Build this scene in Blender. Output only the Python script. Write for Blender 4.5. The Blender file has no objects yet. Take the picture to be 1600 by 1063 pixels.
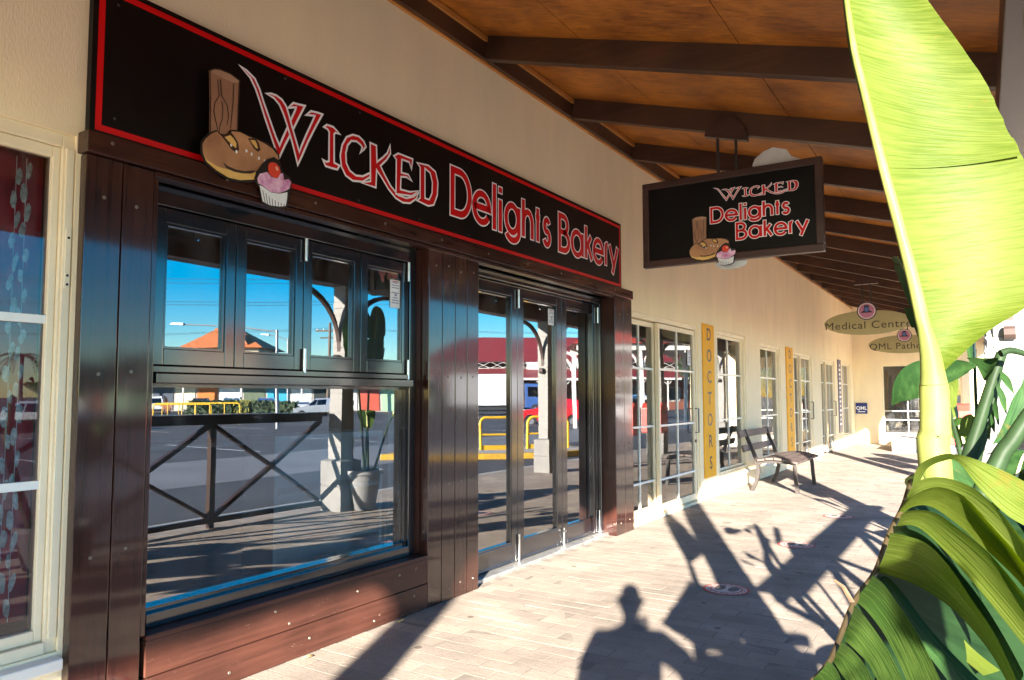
import bpy, math, random, json
from mathutils import Vector, Matrix
from mathutils.geometry import tessellate_polygon
random.seed(7)
R = math.radians
scene = bpy.context.scene
C = scene.collection

# ------------------------------------------------------------------ camera
cam = bpy.data.cameras.new('camera'); camo = bpy.data.objects.new('camera', cam); C.objects.link(camo)
cam.sensor_width = 36.0; cam.lens = 26.21; cam.shift_y = 0.0061
cam.clip_start = 0.05; cam.clip_end = 3000
rx, uy, fw = Vector((0.84662, 0.53219, -0.00171)), Vector((0.03700, -0.05565, 0.99776)), Vector((-0.53091, 0.84479, 0.06681))
m = Matrix((rx, uy, -fw)).transposed().to_4x4(); m.translation = Vector((3.4314, 0.0, 1.5))
camo.matrix_world = m
scene.camera = camo

# ------------------------------------------------------------------ sky, sun, exposure
SUN_AZ, SUN_EL = 156.7, 15.5          # degrees clockwise from +Y
world = bpy.data.worlds.new('World'); scene.world = world; world.use_nodes = True
wn = world.node_tree.nodes; wl = world.node_tree.links
sky = wn.new('ShaderNodeTexSky'); sky.sky_type = 'NISHITA'; sky.sun_disc = False
sky.sun_elevation = R(SUN_EL); sky.sun_rotation = R(SUN_AZ)
sky.air_density = 1.0; sky.dust_density = 0.1; sky.ozone_density = 4.0
hsv = wn.new('ShaderNodeHueSaturation'); hsv.inputs['Saturation'].default_value = 1.6
wl.new(sky.outputs[0], hsv.inputs['Color']); wl.new(hsv.outputs[0], wn['Background'].inputs[0]); wn['Background'].inputs[1].default_value = 0.082
sl = bpy.data.lights.new('sun', 'SUN'); sl.energy = 5.0; sl.angle = R(0.55); sl.color = (1.0, 0.905, 0.78)
so = bpy.data.objects.new('sun', sl); C.objects.link(so)
sdir = Vector((math.sin(R(SUN_AZ)) * math.cos(R(SUN_EL)), math.cos(R(SUN_AZ)) * math.cos(R(SUN_EL)), math.sin(R(SUN_EL))))
so.rotation_euler = sdir.to_track_quat('Z', 'Y').to_euler(); so.location = (12, -20, 14)
scene.view_settings.view_transform = 'Standard'; scene.view_settings.look = 'None'
scene.view_settings.exposure = 3.1; scene.view_settings.gamma = 1.0
scene.view_settings.use_curve_mapping = False
scene.render.engine = 'CYCLES'
scene.cycles.max_bounces = 10; scene.cycles.transparent_max_bounces = 16; scene.cycles.glossy_bounces = 5; scene.cycles.diffuse_bounces = 5

# ------------------------------------------------------------------ measured outlines (metres)
DATA={"glyph":{"W1":[[[2.582,3.317],[2.628,3.307],[2.684,3.281],[2.718,3.232],[2.749,3.164],[2.789,3.088],[2.836,2.998],[2.866,2.951],[2.889,3.005],[2.934,3.103],[2.977,3.198],[2.982,3.216],[2.945,3.202],[2.922,3.192],[2.962,3.236],[3.006,3.241],[3.051,3.248],[3.008,3.164],[2.955,3.06],[2.906,2.965],[2.862,2.872],[2.811,2.974],[2.757,3.083],[2.72,3.165],[2.689,3.226],[2.653,3.275]]],"W2":[[[2.764,3.223],[2.798,3.235],[2.837,3.237],[2.877,3.226],[2.909,3.197],[2.933,3.145],[2.957,3.083],[2.991,3.006],[3.013,2.955],[3.026,2.989],[3.066,3.078],[3.112,3.173],[3.13,3.212],[3.092,3.203],[3.058,3.193],[3.099,3.231],[3.15,3.239],[3.192,3.241],[3.137,3.144],[3.081,3.038],[3.034,2.936],[3.003,2.873],[2.956,3.001],[2.914,3.096],[2.885,3.152],[2.858,3.191],[2.818,3.216]]],"I":[[[3.204,3.165],[3.229,3.187],[3.284,3.19],[3.341,3.161],[3.303,3.159],[3.291,3.144],[3.295,2.965],[3.342,2.958],[3.323,2.928],[3.277,2.924],[3.223,2.924],[3.2,2.957],[3.23,2.952],[3.25,2.962],[3.249,3.147],[3.235,3.161]]],"C":[[[3.578,3.148],[3.556,3.178],[3.513,3.197],[3.455,3.192],[3.398,3.159],[3.361,3.097],[3.345,3.023],[3.357,2.956],[3.395,2.908],[3.46,2.889],[3.552,2.906],[3.619,2.953],[3.622,2.984],[3.551,2.942],[3.487,2.931],[3.431,2.949],[3.4,2.991],[3.394,3.054],[3.409,3.109],[3.442,3.147],[3.489,3.158],[3.527,3.146],[3.544,3.133],[3.523,3.089],[3.56,3.125]]],"K":[[[3.616,3.186],[3.677,3.184],[3.684,3.074],[3.741,3.12],[3.786,3.164],[3.813,3.226],[3.819,3.17],[3.781,3.116],[3.719,3.056],[3.765,3.002],[3.826,2.942],[3.902,2.897],[3.989,2.895],[4.068,2.925],[4.125,2.968],[4.099,2.916],[4.029,2.868],[3.951,2.855],[3.874,2.871],[3.799,2.917],[3.734,2.976],[3.682,3.018],[3.676,2.896],[3.543,2.895],[3.623,2.927]]],"E":[[[3.851,3.161],[3.898,3.192],[4.055,3.194],[4.042,3.116],[4.016,3.162],[3.937,3.159],[3.933,3.064],[4.007,3.07],[4.047,3.032],[3.987,3.046],[3.929,3.034],[3.925,2.943],[4.028,2.949],[4.121,2.979],[4.048,2.924],[3.877,2.9],[3.878,3.143]]],"D":[[[4.102,3.18],[4.231,3.195],[4.317,3.17],[4.347,3.095],[4.341,2.998],[4.298,2.914],[4.234,2.892],[4.105,2.904],[4.139,2.932],[4.137,3.157]],[[4.193,3.162],[4.253,3.144],[4.281,3.079],[4.276,2.997],[4.244,2.942],[4.195,2.942]]]},"art":{"stump":[[2.36,3.193],[2.387,3.213],[2.422,3.222],[2.485,3.223],[2.545,3.206],[2.543,3.191],[2.539,3.068],[2.537,2.916],[2.476,2.882],[2.423,2.873],[2.371,2.865],[2.368,3.033]],"stump_top":[[2.365,3.192],[2.387,3.21],[2.427,3.22],[2.485,3.222],[2.54,3.204],[2.539,3.194],[2.504,3.181],[2.441,3.183],[2.388,3.185]],"stump_grain1":[[2.406,3.163],[2.417,3.081],[2.392,3.034],[2.385,2.985],[2.4,2.936],[2.414,2.894],[2.419,2.895],[2.406,2.938],[2.392,2.987],[2.398,3.034],[2.422,3.081],[2.411,3.164]],"stump_grain2":[[2.42,3.168],[2.43,3.086],[2.467,3.043],[2.477,2.992],[2.47,2.938],[2.474,2.939],[2.483,2.994],[2.471,3.046],[2.436,3.088],[2.427,3.17]],"stump_grain3":[[2.504,3.175],[2.503,3.079],[2.491,2.925],[2.496,2.927],[2.509,3.081],[2.509,3.176]],"stump_grain4":[[2.431,3.055],[2.441,3.019],[2.441,2.964],[2.426,2.921],[2.421,2.881],[2.425,2.882],[2.431,2.921],[2.445,2.964],[2.446,3.021],[2.436,3.056]],"bread_back":[[2.314,2.795],[2.326,2.821],[2.363,2.863],[2.405,2.891],[2.432,2.876],[2.467,2.883],[2.489,2.917],[2.548,2.931],[2.609,2.922],[2.652,2.922],[2.731,2.917],[2.791,2.901],[2.819,2.867],[2.818,2.817],[2.735,2.745],[2.658,2.677],[2.555,2.65],[2.483,2.646],[2.403,2.668],[2.342,2.701],[2.317,2.743]],"bread":[[2.324,2.791],[2.339,2.821],[2.372,2.858],[2.407,2.883],[2.432,2.868],[2.467,2.875],[2.498,2.91],[2.548,2.922],[2.609,2.914],[2.652,2.914],[2.721,2.906],[2.771,2.891],[2.808,2.864],[2.812,2.832],[2.734,2.77],[2.638,2.728],[2.554,2.707],[2.419,2.695],[2.35,2.715],[2.327,2.75]],"bread_under":[[2.327,2.746],[2.354,2.714],[2.419,2.697],[2.554,2.703],[2.657,2.733],[2.653,2.688],[2.555,2.66],[2.482,2.656],[2.407,2.677],[2.35,2.706]],"slash1b":[[2.432,2.868],[2.493,2.904],[2.512,2.889],[2.538,2.861],[2.546,2.823],[2.528,2.803],[2.501,2.81],[2.473,2.834]],"slash1":[[2.452,2.865],[2.487,2.886],[2.508,2.875],[2.528,2.854],[2.526,2.827],[2.504,2.834],[2.477,2.851]],"slash2b":[[2.6,2.903],[2.652,2.918],[2.672,2.9],[2.686,2.863],[2.668,2.846],[2.639,2.858]],"slash2":[[2.614,2.897],[2.645,2.906],[2.658,2.892],[2.668,2.864],[2.653,2.864],[2.632,2.88]],"crease":[[2.445,2.731],[2.472,2.717],[2.526,2.711],[2.581,2.716],[2.642,2.736],[2.657,2.733],[2.628,2.714],[2.572,2.701],[2.517,2.696],[2.468,2.702]],"cup_back":[[2.646,2.698],[2.662,2.735],[2.694,2.784],[2.723,2.818],[2.772,2.846],[2.814,2.832],[2.83,2.787],[2.857,2.768],[2.891,2.76],[2.905,2.73],[2.893,2.676],[2.872,2.579],[2.82,2.563],[2.739,2.558],[2.698,2.573],[2.68,2.65],[2.651,2.671]],"icing":[[2.66,2.694],[2.676,2.724],[2.725,2.747],[2.755,2.726],[2.796,2.728],[2.82,2.763],[2.836,2.767],[2.845,2.732],[2.878,2.744],[2.896,2.731],[2.885,2.691],[2.859,2.672],[2.818,2.65],[2.757,2.64],[2.697,2.663],[2.668,2.668]],"cherry":[[2.73,2.769],[2.734,2.794],[2.753,2.81],[2.783,2.814],[2.809,2.798],[2.818,2.771],[2.806,2.739],[2.781,2.726],[2.755,2.73],[2.737,2.746]],"cherry_shine":[[2.78,2.793],[2.794,2.794],[2.803,2.781],[2.797,2.77],[2.784,2.775]],"case":[[2.676,2.661],[2.697,2.659],[2.757,2.638],[2.818,2.646],[2.872,2.667],[2.869,2.624],[2.861,2.585],[2.82,2.572],[2.749,2.564],[2.7,2.575]]},"hs":{"outer":[[0.812,3.475],[2.383,3.472],[2.39,2.679],[0.821,2.69]],"inner":[[0.878,3.414],[2.327,3.419],[2.321,2.734],[0.875,2.756]],"cap":[[1.416,3.816],[1.429,3.868],[1.479,3.935],[1.555,3.962],[1.63,3.958],[1.703,3.923],[1.767,3.847],[1.791,3.767],[1.789,3.711]],"rods":[[1.521,3.785],[1.538,3.496],[1.684,3.743],[1.686,3.486]],"white":[[1.803,3.512],[1.826,3.567],[1.898,3.621],[1.983,3.645],[2.093,3.607],[2.132,3.542],[2.239,3.487],[2.184,3.468],[1.824,3.478]],"wicked":[[1.468,3.363],[1.577,3.188],[2.194,3.308],[2.191,3.201]],"delights":[[1.446,3.176],[1.446,3.024],[2.122,3.133],[2.126,3.017]],"bakery":[[1.666,3.011],[1.668,2.848],[2.194,2.816],[2.277,2.952]],"stump":[[1.277,3.097],[1.416,3.095],[1.289,2.851],[1.407,2.895]],"bread":[[1.253,2.777],[1.614,2.831],[1.336,2.697]],"cup":[[1.501,2.751],[1.674,2.754],[1.529,2.634],[1.649,2.641],[1.583,2.814]]},"plant":{"A":[[[3.362,1.485,1.52],[3.36,1.481,1.559],[3.355,1.475,1.598],[3.349,1.472,1.631],[3.341,1.467,1.682],[3.33,1.464,1.744],[3.315,1.464,1.82],[3.297,1.469,1.908],[3.28,1.475,1.999],[3.265,1.484,2.081],[3.254,1.487,2.143],[3.242,1.503,2.252],[3.235,1.514,2.349],[3.238,1.531,2.461]],[[3.365,1.487,1.52],[3.381,1.472,1.544],[3.445,1.476,1.607],[3.501,1.492,1.648],[3.523,1.501,1.698],[3.529,1.508,1.763],[3.524,1.515,1.83],[3.505,1.521,1.907],[3.494,1.535,1.946],[3.475,1.542,2.009],[3.451,1.545,2.078],[3.386,1.534,2.206],[3.325,1.533,2.329],[3.245,1.536,2.464]],[[3.359,1.5,1.52],[3.354,1.533,1.561],[3.346,1.604,1.6],[3.337,1.658,1.648],[3.327,1.694,1.71],[3.314,1.712,1.785],[3.294,1.708,1.874],[3.272,1.702,1.973],[3.25,1.681,2.07],[3.236,1.65,2.148],[3.228,1.625,2.198],[3.222,1.598,2.302],[3.224,1.561,2.377],[3.237,1.531,2.461]]],"Astalk":[[3.356,1.5,1.189],[3.36,1.49,1.344],[3.361,1.488,1.432],[3.362,1.485,1.52]],"B":[[[[3.331,1.369,1.355],[3.343,1.339,1.389],[3.373,1.322,1.409],[3.403,1.305,1.411],[3.444,1.298,1.396],[3.483,1.289,1.375],[3.506,1.271,1.355]],[[3.339,1.393,1.355],[3.353,1.365,1.383],[3.376,1.343,1.398],[3.397,1.321,1.4],[3.422,1.305,1.365],[3.455,1.294,1.329],[3.489,1.283,1.31]]],[[[3.328,1.311,1.346],[3.345,1.277,1.371],[3.375,1.252,1.382],[3.41,1.232,1.375],[3.438,1.209,1.354],[3.47,1.19,1.312],[3.496,1.167,1.27]],[[3.318,1.335,1.319],[3.336,1.303,1.335],[3.365,1.278,1.344],[3.398,1.256,1.341],[3.427,1.233,1.32],[3.467,1.219,1.278],[3.494,1.197,1.235]]],[[[3.327,1.254,1.336],[3.347,1.229,1.359],[3.376,1.21,1.372],[3.406,1.193,1.363],[3.431,1.174,1.336],[3.457,1.157,1.305],[3.483,1.14,1.267]],[[3.316,1.297,1.309],[3.336,1.271,1.333],[3.363,1.251,1.339],[3.394,1.236,1.32],[3.423,1.22,1.295],[3.459,1.209,1.26],[3.484,1.191,1.228]]],[[[3.327,1.207,1.33],[3.343,1.182,1.341],[3.371,1.164,1.343],[3.4,1.149,1.326],[3.427,1.133,1.306],[3.454,1.118,1.275],[3.48,1.102,1.239]],[[3.311,1.247,1.297],[3.328,1.222,1.313],[3.351,1.202,1.314],[3.381,1.188,1.288],[3.409,1.173,1.258],[3.441,1.162,1.218],[3.469,1.147,1.182]]],[[[3.321,1.157,1.321],[3.336,1.13,1.325],[3.363,1.111,1.318],[3.391,1.094,1.292],[3.419,1.078,1.258],[3.442,1.06,1.221],[3.459,1.036,1.19]],[[3.309,1.2,1.283],[3.325,1.172,1.3],[3.353,1.154,1.295],[3.382,1.138,1.265],[3.412,1.124,1.223],[3.434,1.104,1.188],[3.451,1.081,1.156]]],[[[3.321,1.119,1.318],[3.342,1.094,1.32],[3.368,1.073,1.315],[3.392,1.052,1.293],[3.414,1.03,1.262],[3.434,1.008,1.234],[3.455,0.986,1.187]],[[3.3,1.139,1.261],[3.322,1.115,1.262],[3.347,1.092,1.261],[3.372,1.071,1.254],[3.399,1.051,1.239],[3.428,1.034,1.207],[3.447,1.011,1.175]]],[[[3.297,1.156,1.255],[3.316,1.145,1.252],[3.333,1.133,1.238],[3.352,1.124,1.214],[3.377,1.118,1.185],[3.403,1.113,1.16],[3.426,1.105,1.14]],[[3.297,1.138,1.255],[3.311,1.123,1.244],[3.325,1.11,1.228],[3.344,1.1,1.201],[3.362,1.09,1.176],[3.38,1.079,1.156],[3.392,1.064,1.143]]],[[[3.307,1.048,1.275],[3.322,1.026,1.27],[3.338,1.006,1.254],[3.353,0.985,1.239],[3.368,0.964,1.219],[3.379,0.941,1.204],[3.388,0.915,1.194]],[[3.281,1.063,1.238],[3.298,1.042,1.233],[3.317,1.024,1.217],[3.331,1.002,1.202],[3.341,0.978,1.192],[3.35,0.952,1.183],[3.356,0.925,1.181]]],[[[3.292,0.993,1.249],[3.305,0.976,1.243],[3.321,0.962,1.227],[3.333,0.946,1.215],[3.343,0.927,1.204],[3.351,0.908,1.197],[3.358,0.887,1.194]],[[3.274,1.004,1.203],[3.286,0.986,1.204],[3.3,0.97,1.199],[3.311,0.952,1.196],[3.319,0.932,1.192],[3.326,0.912,1.19],[3.332,0.891,1.188]]],[[[3.284,0.943,1.218],[3.295,0.931,1.217],[3.307,0.92,1.21],[3.315,0.907,1.205],[3.322,0.893,1.199],[3.329,0.878,1.197],[3.335,0.863,1.195]],[[3.271,0.956,1.192],[3.278,0.942,1.191],[3.286,0.928,1.187],[3.293,0.913,1.186],[3.299,0.898,1.184],[3.305,0.883,1.185],[3.31,0.867,1.185]]],[[[3.278,0.892,1.21],[3.286,0.885,1.208],[3.292,0.876,1.203],[3.296,0.867,1.198],[3.3,0.857,1.195],[3.302,0.846,1.194],[3.305,0.835,1.192]],[[3.258,0.901,1.183],[3.264,0.892,1.184],[3.27,0.883,1.183],[3.275,0.874,1.182],[3.279,0.864,1.181],[3.282,0.853,1.181],[3.285,0.842,1.183]]]],"Bmid":[[3.328,1.395,1.358],[3.323,1.309,1.329],[3.311,1.209,1.299],[3.301,1.13,1.262],[3.284,1.045,1.237],[3.272,0.947,1.195],[3.257,0.891,1.181]],"Bback":[[3.405,1.608,1.308],[3.593,1.695,1.234],[3.616,1.64,1.143],[3.601,1.562,1.062],[3.561,1.465,1.007],[3.483,1.326,0.955],[3.39,1.189,0.98]],"Bpet":[[3.328,1.395,1.358],[3.338,1.469,1.35],[3.341,1.535,1.259],[3.344,1.639,1.042]],"B2":[[[[3.302,1.362,1.208],[3.322,1.338,1.202],[3.347,1.316,1.186],[3.373,1.296,1.172],[3.405,1.281,1.139],[3.439,1.266,1.117]],[[3.298,1.36,1.198],[3.318,1.337,1.181],[3.341,1.314,1.162],[3.365,1.293,1.144],[3.393,1.275,1.124],[3.419,1.254,1.11]]]],"C":[[[[3.123,3.36,1.46],[3.138,3.304,1.546],[3.18,3.266,1.609],[3.249,3.248,1.637],[3.306,3.226,1.621],[3.363,3.202,1.631],[3.417,3.178,1.613]],[[3.123,3.361,1.459],[3.163,3.325,1.476],[3.211,3.295,1.487],[3.258,3.264,1.503],[3.31,3.235,1.536],[3.368,3.21,1.567],[3.418,3.179,1.603]]]],"C2":[[[[3.302,3.466,1.547],[3.324,3.494,1.56],[3.35,3.524,1.574],[3.352,3.543,1.539],[3.343,3.558,1.459]],[[3.299,3.467,1.521],[3.303,3.485,1.503],[3.307,3.504,1.486],[3.316,3.526,1.468],[3.337,3.555,1.45]]]],"D":[[[[3.388,3.453,1.649],[3.424,3.417,1.646],[3.459,3.38,1.642],[3.49,3.34,1.641]],[[3.389,3.454,1.645],[3.419,3.416,1.612],[3.441,3.375,1.557],[3.456,3.325,1.568]]]],"stemE":[[[3.305,3.397,0.948],[3.373,3.417,1.242],[3.414,3.432,1.377],[3.463,3.45,1.537],[3.503,3.465,1.663]],[[3.354,3.488,0.939],[3.401,3.494,1.238],[3.443,3.509,1.383],[3.478,3.518,1.537],[3.501,3.523,1.666]],[[3.496,3.284,1.654],[3.527,3.302,1.665],[3.569,3.33,1.654],[3.607,3.355,1.63]],[[3.402,3.098,1.005],[3.469,3.12,1.261],[3.517,3.144,1.344],[3.571,3.171,1.435],[3.618,3.195,1.502]]],"F":[[[[3.5,3.421,1.594],[3.526,3.404,1.56],[3.536,3.38,1.503]],[[3.492,3.418,1.569],[3.511,3.397,1.536],[3.535,3.379,1.503]]],[[[3.487,3.417,1.544],[3.509,3.399,1.495],[3.509,3.369,1.43]],[[3.48,3.414,1.528],[3.491,3.39,1.47],[3.506,3.367,1.431]]],[[[3.475,3.413,1.495],[3.483,3.386,1.454],[3.484,3.356,1.389]],[[3.465,3.41,1.461],[3.47,3.381,1.421],[3.48,3.354,1.388]]],[[[3.466,3.411,1.453],[3.471,3.382,1.404],[3.469,3.349,1.361]],[[3.455,3.406,1.42],[3.458,3.376,1.38],[3.466,3.348,1.358]]],[[[3.454,3.407,1.412],[3.457,3.376,1.372],[3.451,3.34,1.332]],[[3.445,3.403,1.379],[3.445,3.37,1.347],[3.447,3.338,1.331]]]],"G":[[[[3.583,3.759,1.575],[3.624,3.758,1.539],[3.588,3.714,1.432],[3.539,3.661,1.336],[3.463,3.586,1.303]],[[3.572,3.755,1.539],[3.538,3.708,1.485],[3.512,3.668,1.415],[3.487,3.627,1.354],[3.461,3.585,1.305]]]],"I":[[[[3.348,3.628,1.369],[3.361,3.632,1.409],[3.392,3.651,1.422],[3.405,3.661,1.404]],[[3.347,3.63,1.333],[3.366,3.642,1.328],[3.389,3.655,1.35],[3.404,3.662,1.386]]]],"J":[[[[3.311,3.016,1.322],[3.354,3.047,1.277],[3.378,3.065,1.231],[3.415,3.092,1.184]],[[3.308,3.02,1.247],[3.327,3.034,1.224],[3.358,3.055,1.209],[3.376,3.068,1.184]]],[[[3.319,2.787,1.287],[3.338,2.8,1.269],[3.367,2.821,1.242],[3.396,2.841,1.215]],[[3.316,2.788,1.251],[3.329,2.798,1.233],[3.351,2.812,1.224],[3.381,2.833,1.197]]]]}}
# ------------------------------------------------------------------ mesh helpers
class MB:
    def __init__(s): s.v = []; s.f = []; s.uv = None
    def add(s, vs, fs):
        n = len(s.v); s.v += [tuple(x) for x in vs]; s.f += [tuple(i + n for i in f) for f in fs]; return s
    def box(s, x0, x1, y0, y1, z0, z1):
        return s.add([(x0,y0,z0),(x1,y0,z0),(x1,y1,z0),(x0,y1,z0),(x0,y0,z1),(x1,y0,z1),(x1,y1,z1),(x0,y1,z1)],
                     [(0,3,2,1),(4,5,6,7),(0,1,5,4),(1,2,6,5),(2,3,7,6),(3,0,4,7)])
    def hexa(s, p8): return s.add(p8, [(0,3,2,1),(4,5,6,7),(0,1,5,4),(1,2,6,5),(2,3,7,6),(3,0,4,7)])
    def bar(s, a, b, w, h, up=(0,0,1)):      # rectangular bar from a to b, w sideways, h along up
        a, b = Vector(a), Vector(b); d = (b - a).normalized(); sd = d.cross(Vector(up)).normalized(); u = sd.cross(d)
        o = [(-1,-1),(1,-1),(1,1),(-1,1)]
        P = [a + sd*(i*w/2) + u*(j*h/2) for i, j in o] + [b + sd*(i*w/2) + u*(j*h/2) for i, j in o]
        return s.add(P, [(0,1,2,3),(7,6,5,4),(4,5,1,0),(5,6,2,1),(6,7,3,2),(7,4,0,3)])
    def tube(s, pts, r, n=10, cap=True):
        pts = [Vector(q) for q in pts]; k = len(pts); rr = r if isinstance(r, (list, tuple)) else [r]*k
        vs = []; up = None
        for i, q in enumerate(pts):
            d = (pts[min(i+1,k-1)] - pts[max(i-1,0)]).normalized()
            if up is None: up = d.orthogonal().normalized()
            up = (up - d*up.dot(d)).normalized(); w = d.cross(up)
            vs += [q + (up*math.cos(6.28318*j/n) + w*math.sin(6.28318*j/n))*rr[i] for j in range(n)]
        fs = [(i*n+j, i*n+(j+1)%n, (i+1)*n+(j+1)%n, (i+1)*n+j) for i in range(k-1) for j in range(n)]
        if cap: fs += [tuple(range(n))[::-1], tuple((k-1)*n+j for j in range(n))]
        return s.add(vs, fs)
    def lathe(s, prof, c=(0,0,0), n=24, cap=True):
        vs = [(c[0]+r*math.cos(6.28318*j/n), c[1]+r*math.sin(6.28318*j/n), c[2]+z) for r, z in prof for j in range(n)]
        k = len(prof); fs = [(i*n+j, i*n+(j+1)%n, (i+1)*n+(j+1)%n, (i+1)*n+j) for i in range(k-1) for j in range(n)]
        if cap: fs += [tuple(range(n))[::-1], tuple((k-1)*n+j for j in range(n))]
        return s.add(vs, fs)
    def poly(s, loops, fn, t=0.0):           # filled polygon(s); fn maps (a,b,depth) to 3D; t > 0 extrudes
        L = [[Vector((a, b, 0)) for a, b in lp] for lp in loops]
        tri = tessellate_polygon(L); flat = [q for lp in L for q in lp]; n0 = len(s.v); n = len(flat)
        ar = sum((lp[i].x*lp[(i+1)%len(lp)].y - lp[(i+1)%len(lp)].x*lp[i].y) for lp in L[:1] for i in range(len(lp)))
        s.v += [tuple(fn(q.x, q.y, t)) for q in flat]
        for f in tri:
            q = [flat[i] for i in f]; c = (q[1]-q[0]).cross(q[2]-q[0]).z
            s.f.append(tuple(n0+i for i in (f if c > 0 else f[::-1])))
        if t:
            s.v += [tuple(fn(q.x, q.y, 0)) for q in flat]
            for f in tri:
                q = [flat[i] for i in f]; c = (q[1]-q[0]).cross(q[2]-q[0]).z
                s.f.append(tuple(n0+n+i for i in (f[::-1] if c > 0 else f)))
            o = 0
            for lp in L:
                m_ = len(lp)
                for i in range(m_): s.f.append((n0+o+i, n0+n+o+i, n0+n+o+(i+1)%m_, n0+o+(i+1)%m_))
                o += m_
        return s
    def stroke(s, pts, w, fn, closed=False, off=0.0):   # flat mitred ribbon along a 2D polyline
        P = [Vector((a, b)) for a, b in pts]
        Q = [P[0]]
        for q in P[1:]:
            if (q - Q[-1]).length > 1e-5: Q.append(q)
        if closed and (Q[0]-Q[-1]).length < 1e-5: Q.pop()
        P = Q; k = len(P); vs = []
        for i in range(k):
            a = P[i-1] if (closed or i > 0) else None; b = P[(i+1) % k] if (closed or i < k-1) else None
            d1 = (P[i]-a).normalized() if a is not None else None; d2 = (b-P[i]).normalized() if b is not None else None
            d1 = d1 if d1 is not None else d2; d2 = d2 if d2 is not None else d1
            n1 = Vector((-d1.y, d1.x)); n2 = Vector((-d2.y, d2.x)); mm = (n1+n2)
            mm = mm.normalized() if mm.length > 1e-3 else n1
            L = min(1.0/max(0.35, mm.dot(n1)), 2.2)*w/2
            vs += [fn(*(P[i]+mm*L), off), fn(*(P[i]-mm*L), off)]
        fs = [(2*i, 2*i+1, 2*((i+1) % k)+1, 2*((i+1) % k)) for i in range(k if closed else k-1)]
        return s.add(vs, fs)

def obj(name, mb, mat=None, parent=None, smooth=False, bevel=0.0, label=None):
    me = bpy.data.meshes.new(name); me.from_pydata(mb.v, [], mb.f); me.update()
    if mb.uv:
        uvl = me.uv_layers.new(name='UVMap')
        for lp in me.loops: uvl.data[lp.index].uv = mb.uv[lp.vertex_index]
    o = bpy.data.objects.new(name, me); C.objects.link(o)
    if mat: me.materials.append(mat)
    if smooth:
        for q in me.polygons: q.use_smooth = True
        try: me.set_sharp_from_angle(angle=R(40))
        except Exception: pass
    if bevel:
        b = o.modifiers.new('bevel', 'BEVEL'); b.width = bevel; b.segments = 2; b.limit_method = 'ANGLE'; b.angle_limit = R(40)
    if parent: o.parent = parent
    if label: o['label'] = label
    return o
def tag(o, label, cat, group=None, kind=None):
    o['label'] = label; o['category'] = cat
    if group: o['group'] = group
    if kind: o['kind'] = kind
    return o
def thing(name, label, cat, group=None, loc=(0,0,0), rz=0.0):
    o = bpy.data.objects.new(name, None); C.objects.link(o); o.location = loc; o.rotation_euler = (0,0,rz); o.empty_display_size = .1
    return tag(o, label, cat, group)
def structure(o): o['kind'] = 'structure'; return o
def stuff(o): o['kind'] = 'stuff'; return o
def dup(root, loc, rz=0.0, label=None, scale=None):
    def cp(o, par):
        c = o.copy(); C.objects.link(c); c.parent = par
        for ch in o.children: cp(ch, c)
        return c
    r = cp(root, None); r.location = loc; r.rotation_euler = (0,0,rz)
    if label: r['label'] = label
    if scale: r.scale = scale
    return r

# ------------------------------------------------------------------ materials
def lin(h):
    h = h.lstrip('#'); c = [int(h[i:i+2], 16)/255 for i in (0,2,4)]
    return tuple(x/12.92 if x <= .04045 else ((x+.055)/1.055)**2.4 for x in c) + (1,)
MATS = {}
class N:
    def __init__(s, mat): s.t = mat.node_tree; s.n = s.t.nodes; s.l = s.t.links
    def __call__(s, typ, ins=None, **kw):
        x = s.n.new(typ)
        for k, v in kw.items(): setattr(x, k, v)
        for k, v in (ins or {}).items():
            if hasattr(v, 'is_output'): s.l.new(v, x.inputs[k])
            else: x.inputs[k].default_value = v
        return x
def mat(name, col, rough=.6, var=.12, scale=6.0, bump=.0, bscale=60.0, metal=0.0, coat=0.0, stretch=None, spec=.5, var2=None, rvar=.0):
    """principled with large-scale colour drift, fine relief and uneven gloss"""
    if name in MATS: return MATS[name]
    M = bpy.data.materials.new(name); M.use_nodes = True; n = N(M); b = n.n['Principled BSDF']
    c = col if isinstance(col, tuple) else lin(col)
    tc = n('ShaderNodeTexCoord').outputs['Object']
    geo = n('ShaderNodeNewGeometry').outputs['Position']
    vec = geo
    if stretch: vec = n('ShaderNodeMapping', {'Vector': geo, 'Scale': stretch}).outputs[0]
    nz = n('ShaderNodeTexNoise', {'Vector': vec, 'Scale': scale, 'Detail': 6.0, 'Roughness': .6}).outputs[0]
    lo = tuple(x*(1-var*1.6) for x in c[:3])+(1,); hi = tuple(min(1, x*(1+var)) for x in c[:3])+(1,)
    if var2: hi = lin(var2)
    rp = n('ShaderNodeValToRGB', {'Fac': nz}); rp.color_ramp.elements[0].position = .3; rp.color_ramp.elements[1].position = .72
    rp.color_ramp.elements[0].color = lo; rp.color_ramp.elements[1].color = hi
    n.l.new(rp.outputs[0], b.inputs['Base Color'])
    b.inputs['Roughness'].default_value = rough; b.inputs['Metallic'].default_value = metal
    b.inputs['Specular IOR Level'].default_value = spec
    if coat: b.inputs['Coat Weight'].default_value = coat; b.inputs['Coat Roughness'].default_value = .1; b.inputs['Coat IOR'].default_value = 1.7
    if rvar:
        mr = n('ShaderNodeMapRange', {'Value': nz, 1: .3, 2: .7, 3: max(.02, rough-rvar), 4: rough+rvar}); n.l.new(mr.outputs[0], b.inputs['Roughness'])
    if bump:
        nb = n('ShaderNodeTexNoise', {'Vector': vec, 'Scale': bscale, 'Detail': 4.0}).outputs[0]
        bp = n('ShaderNodeBump', {'Height': nb, 'Strength': bump, 'Distance': .004}); n.l.new(bp.outputs[0], b.inputs['Normal'])
    MATS[name] = M; return M
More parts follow.
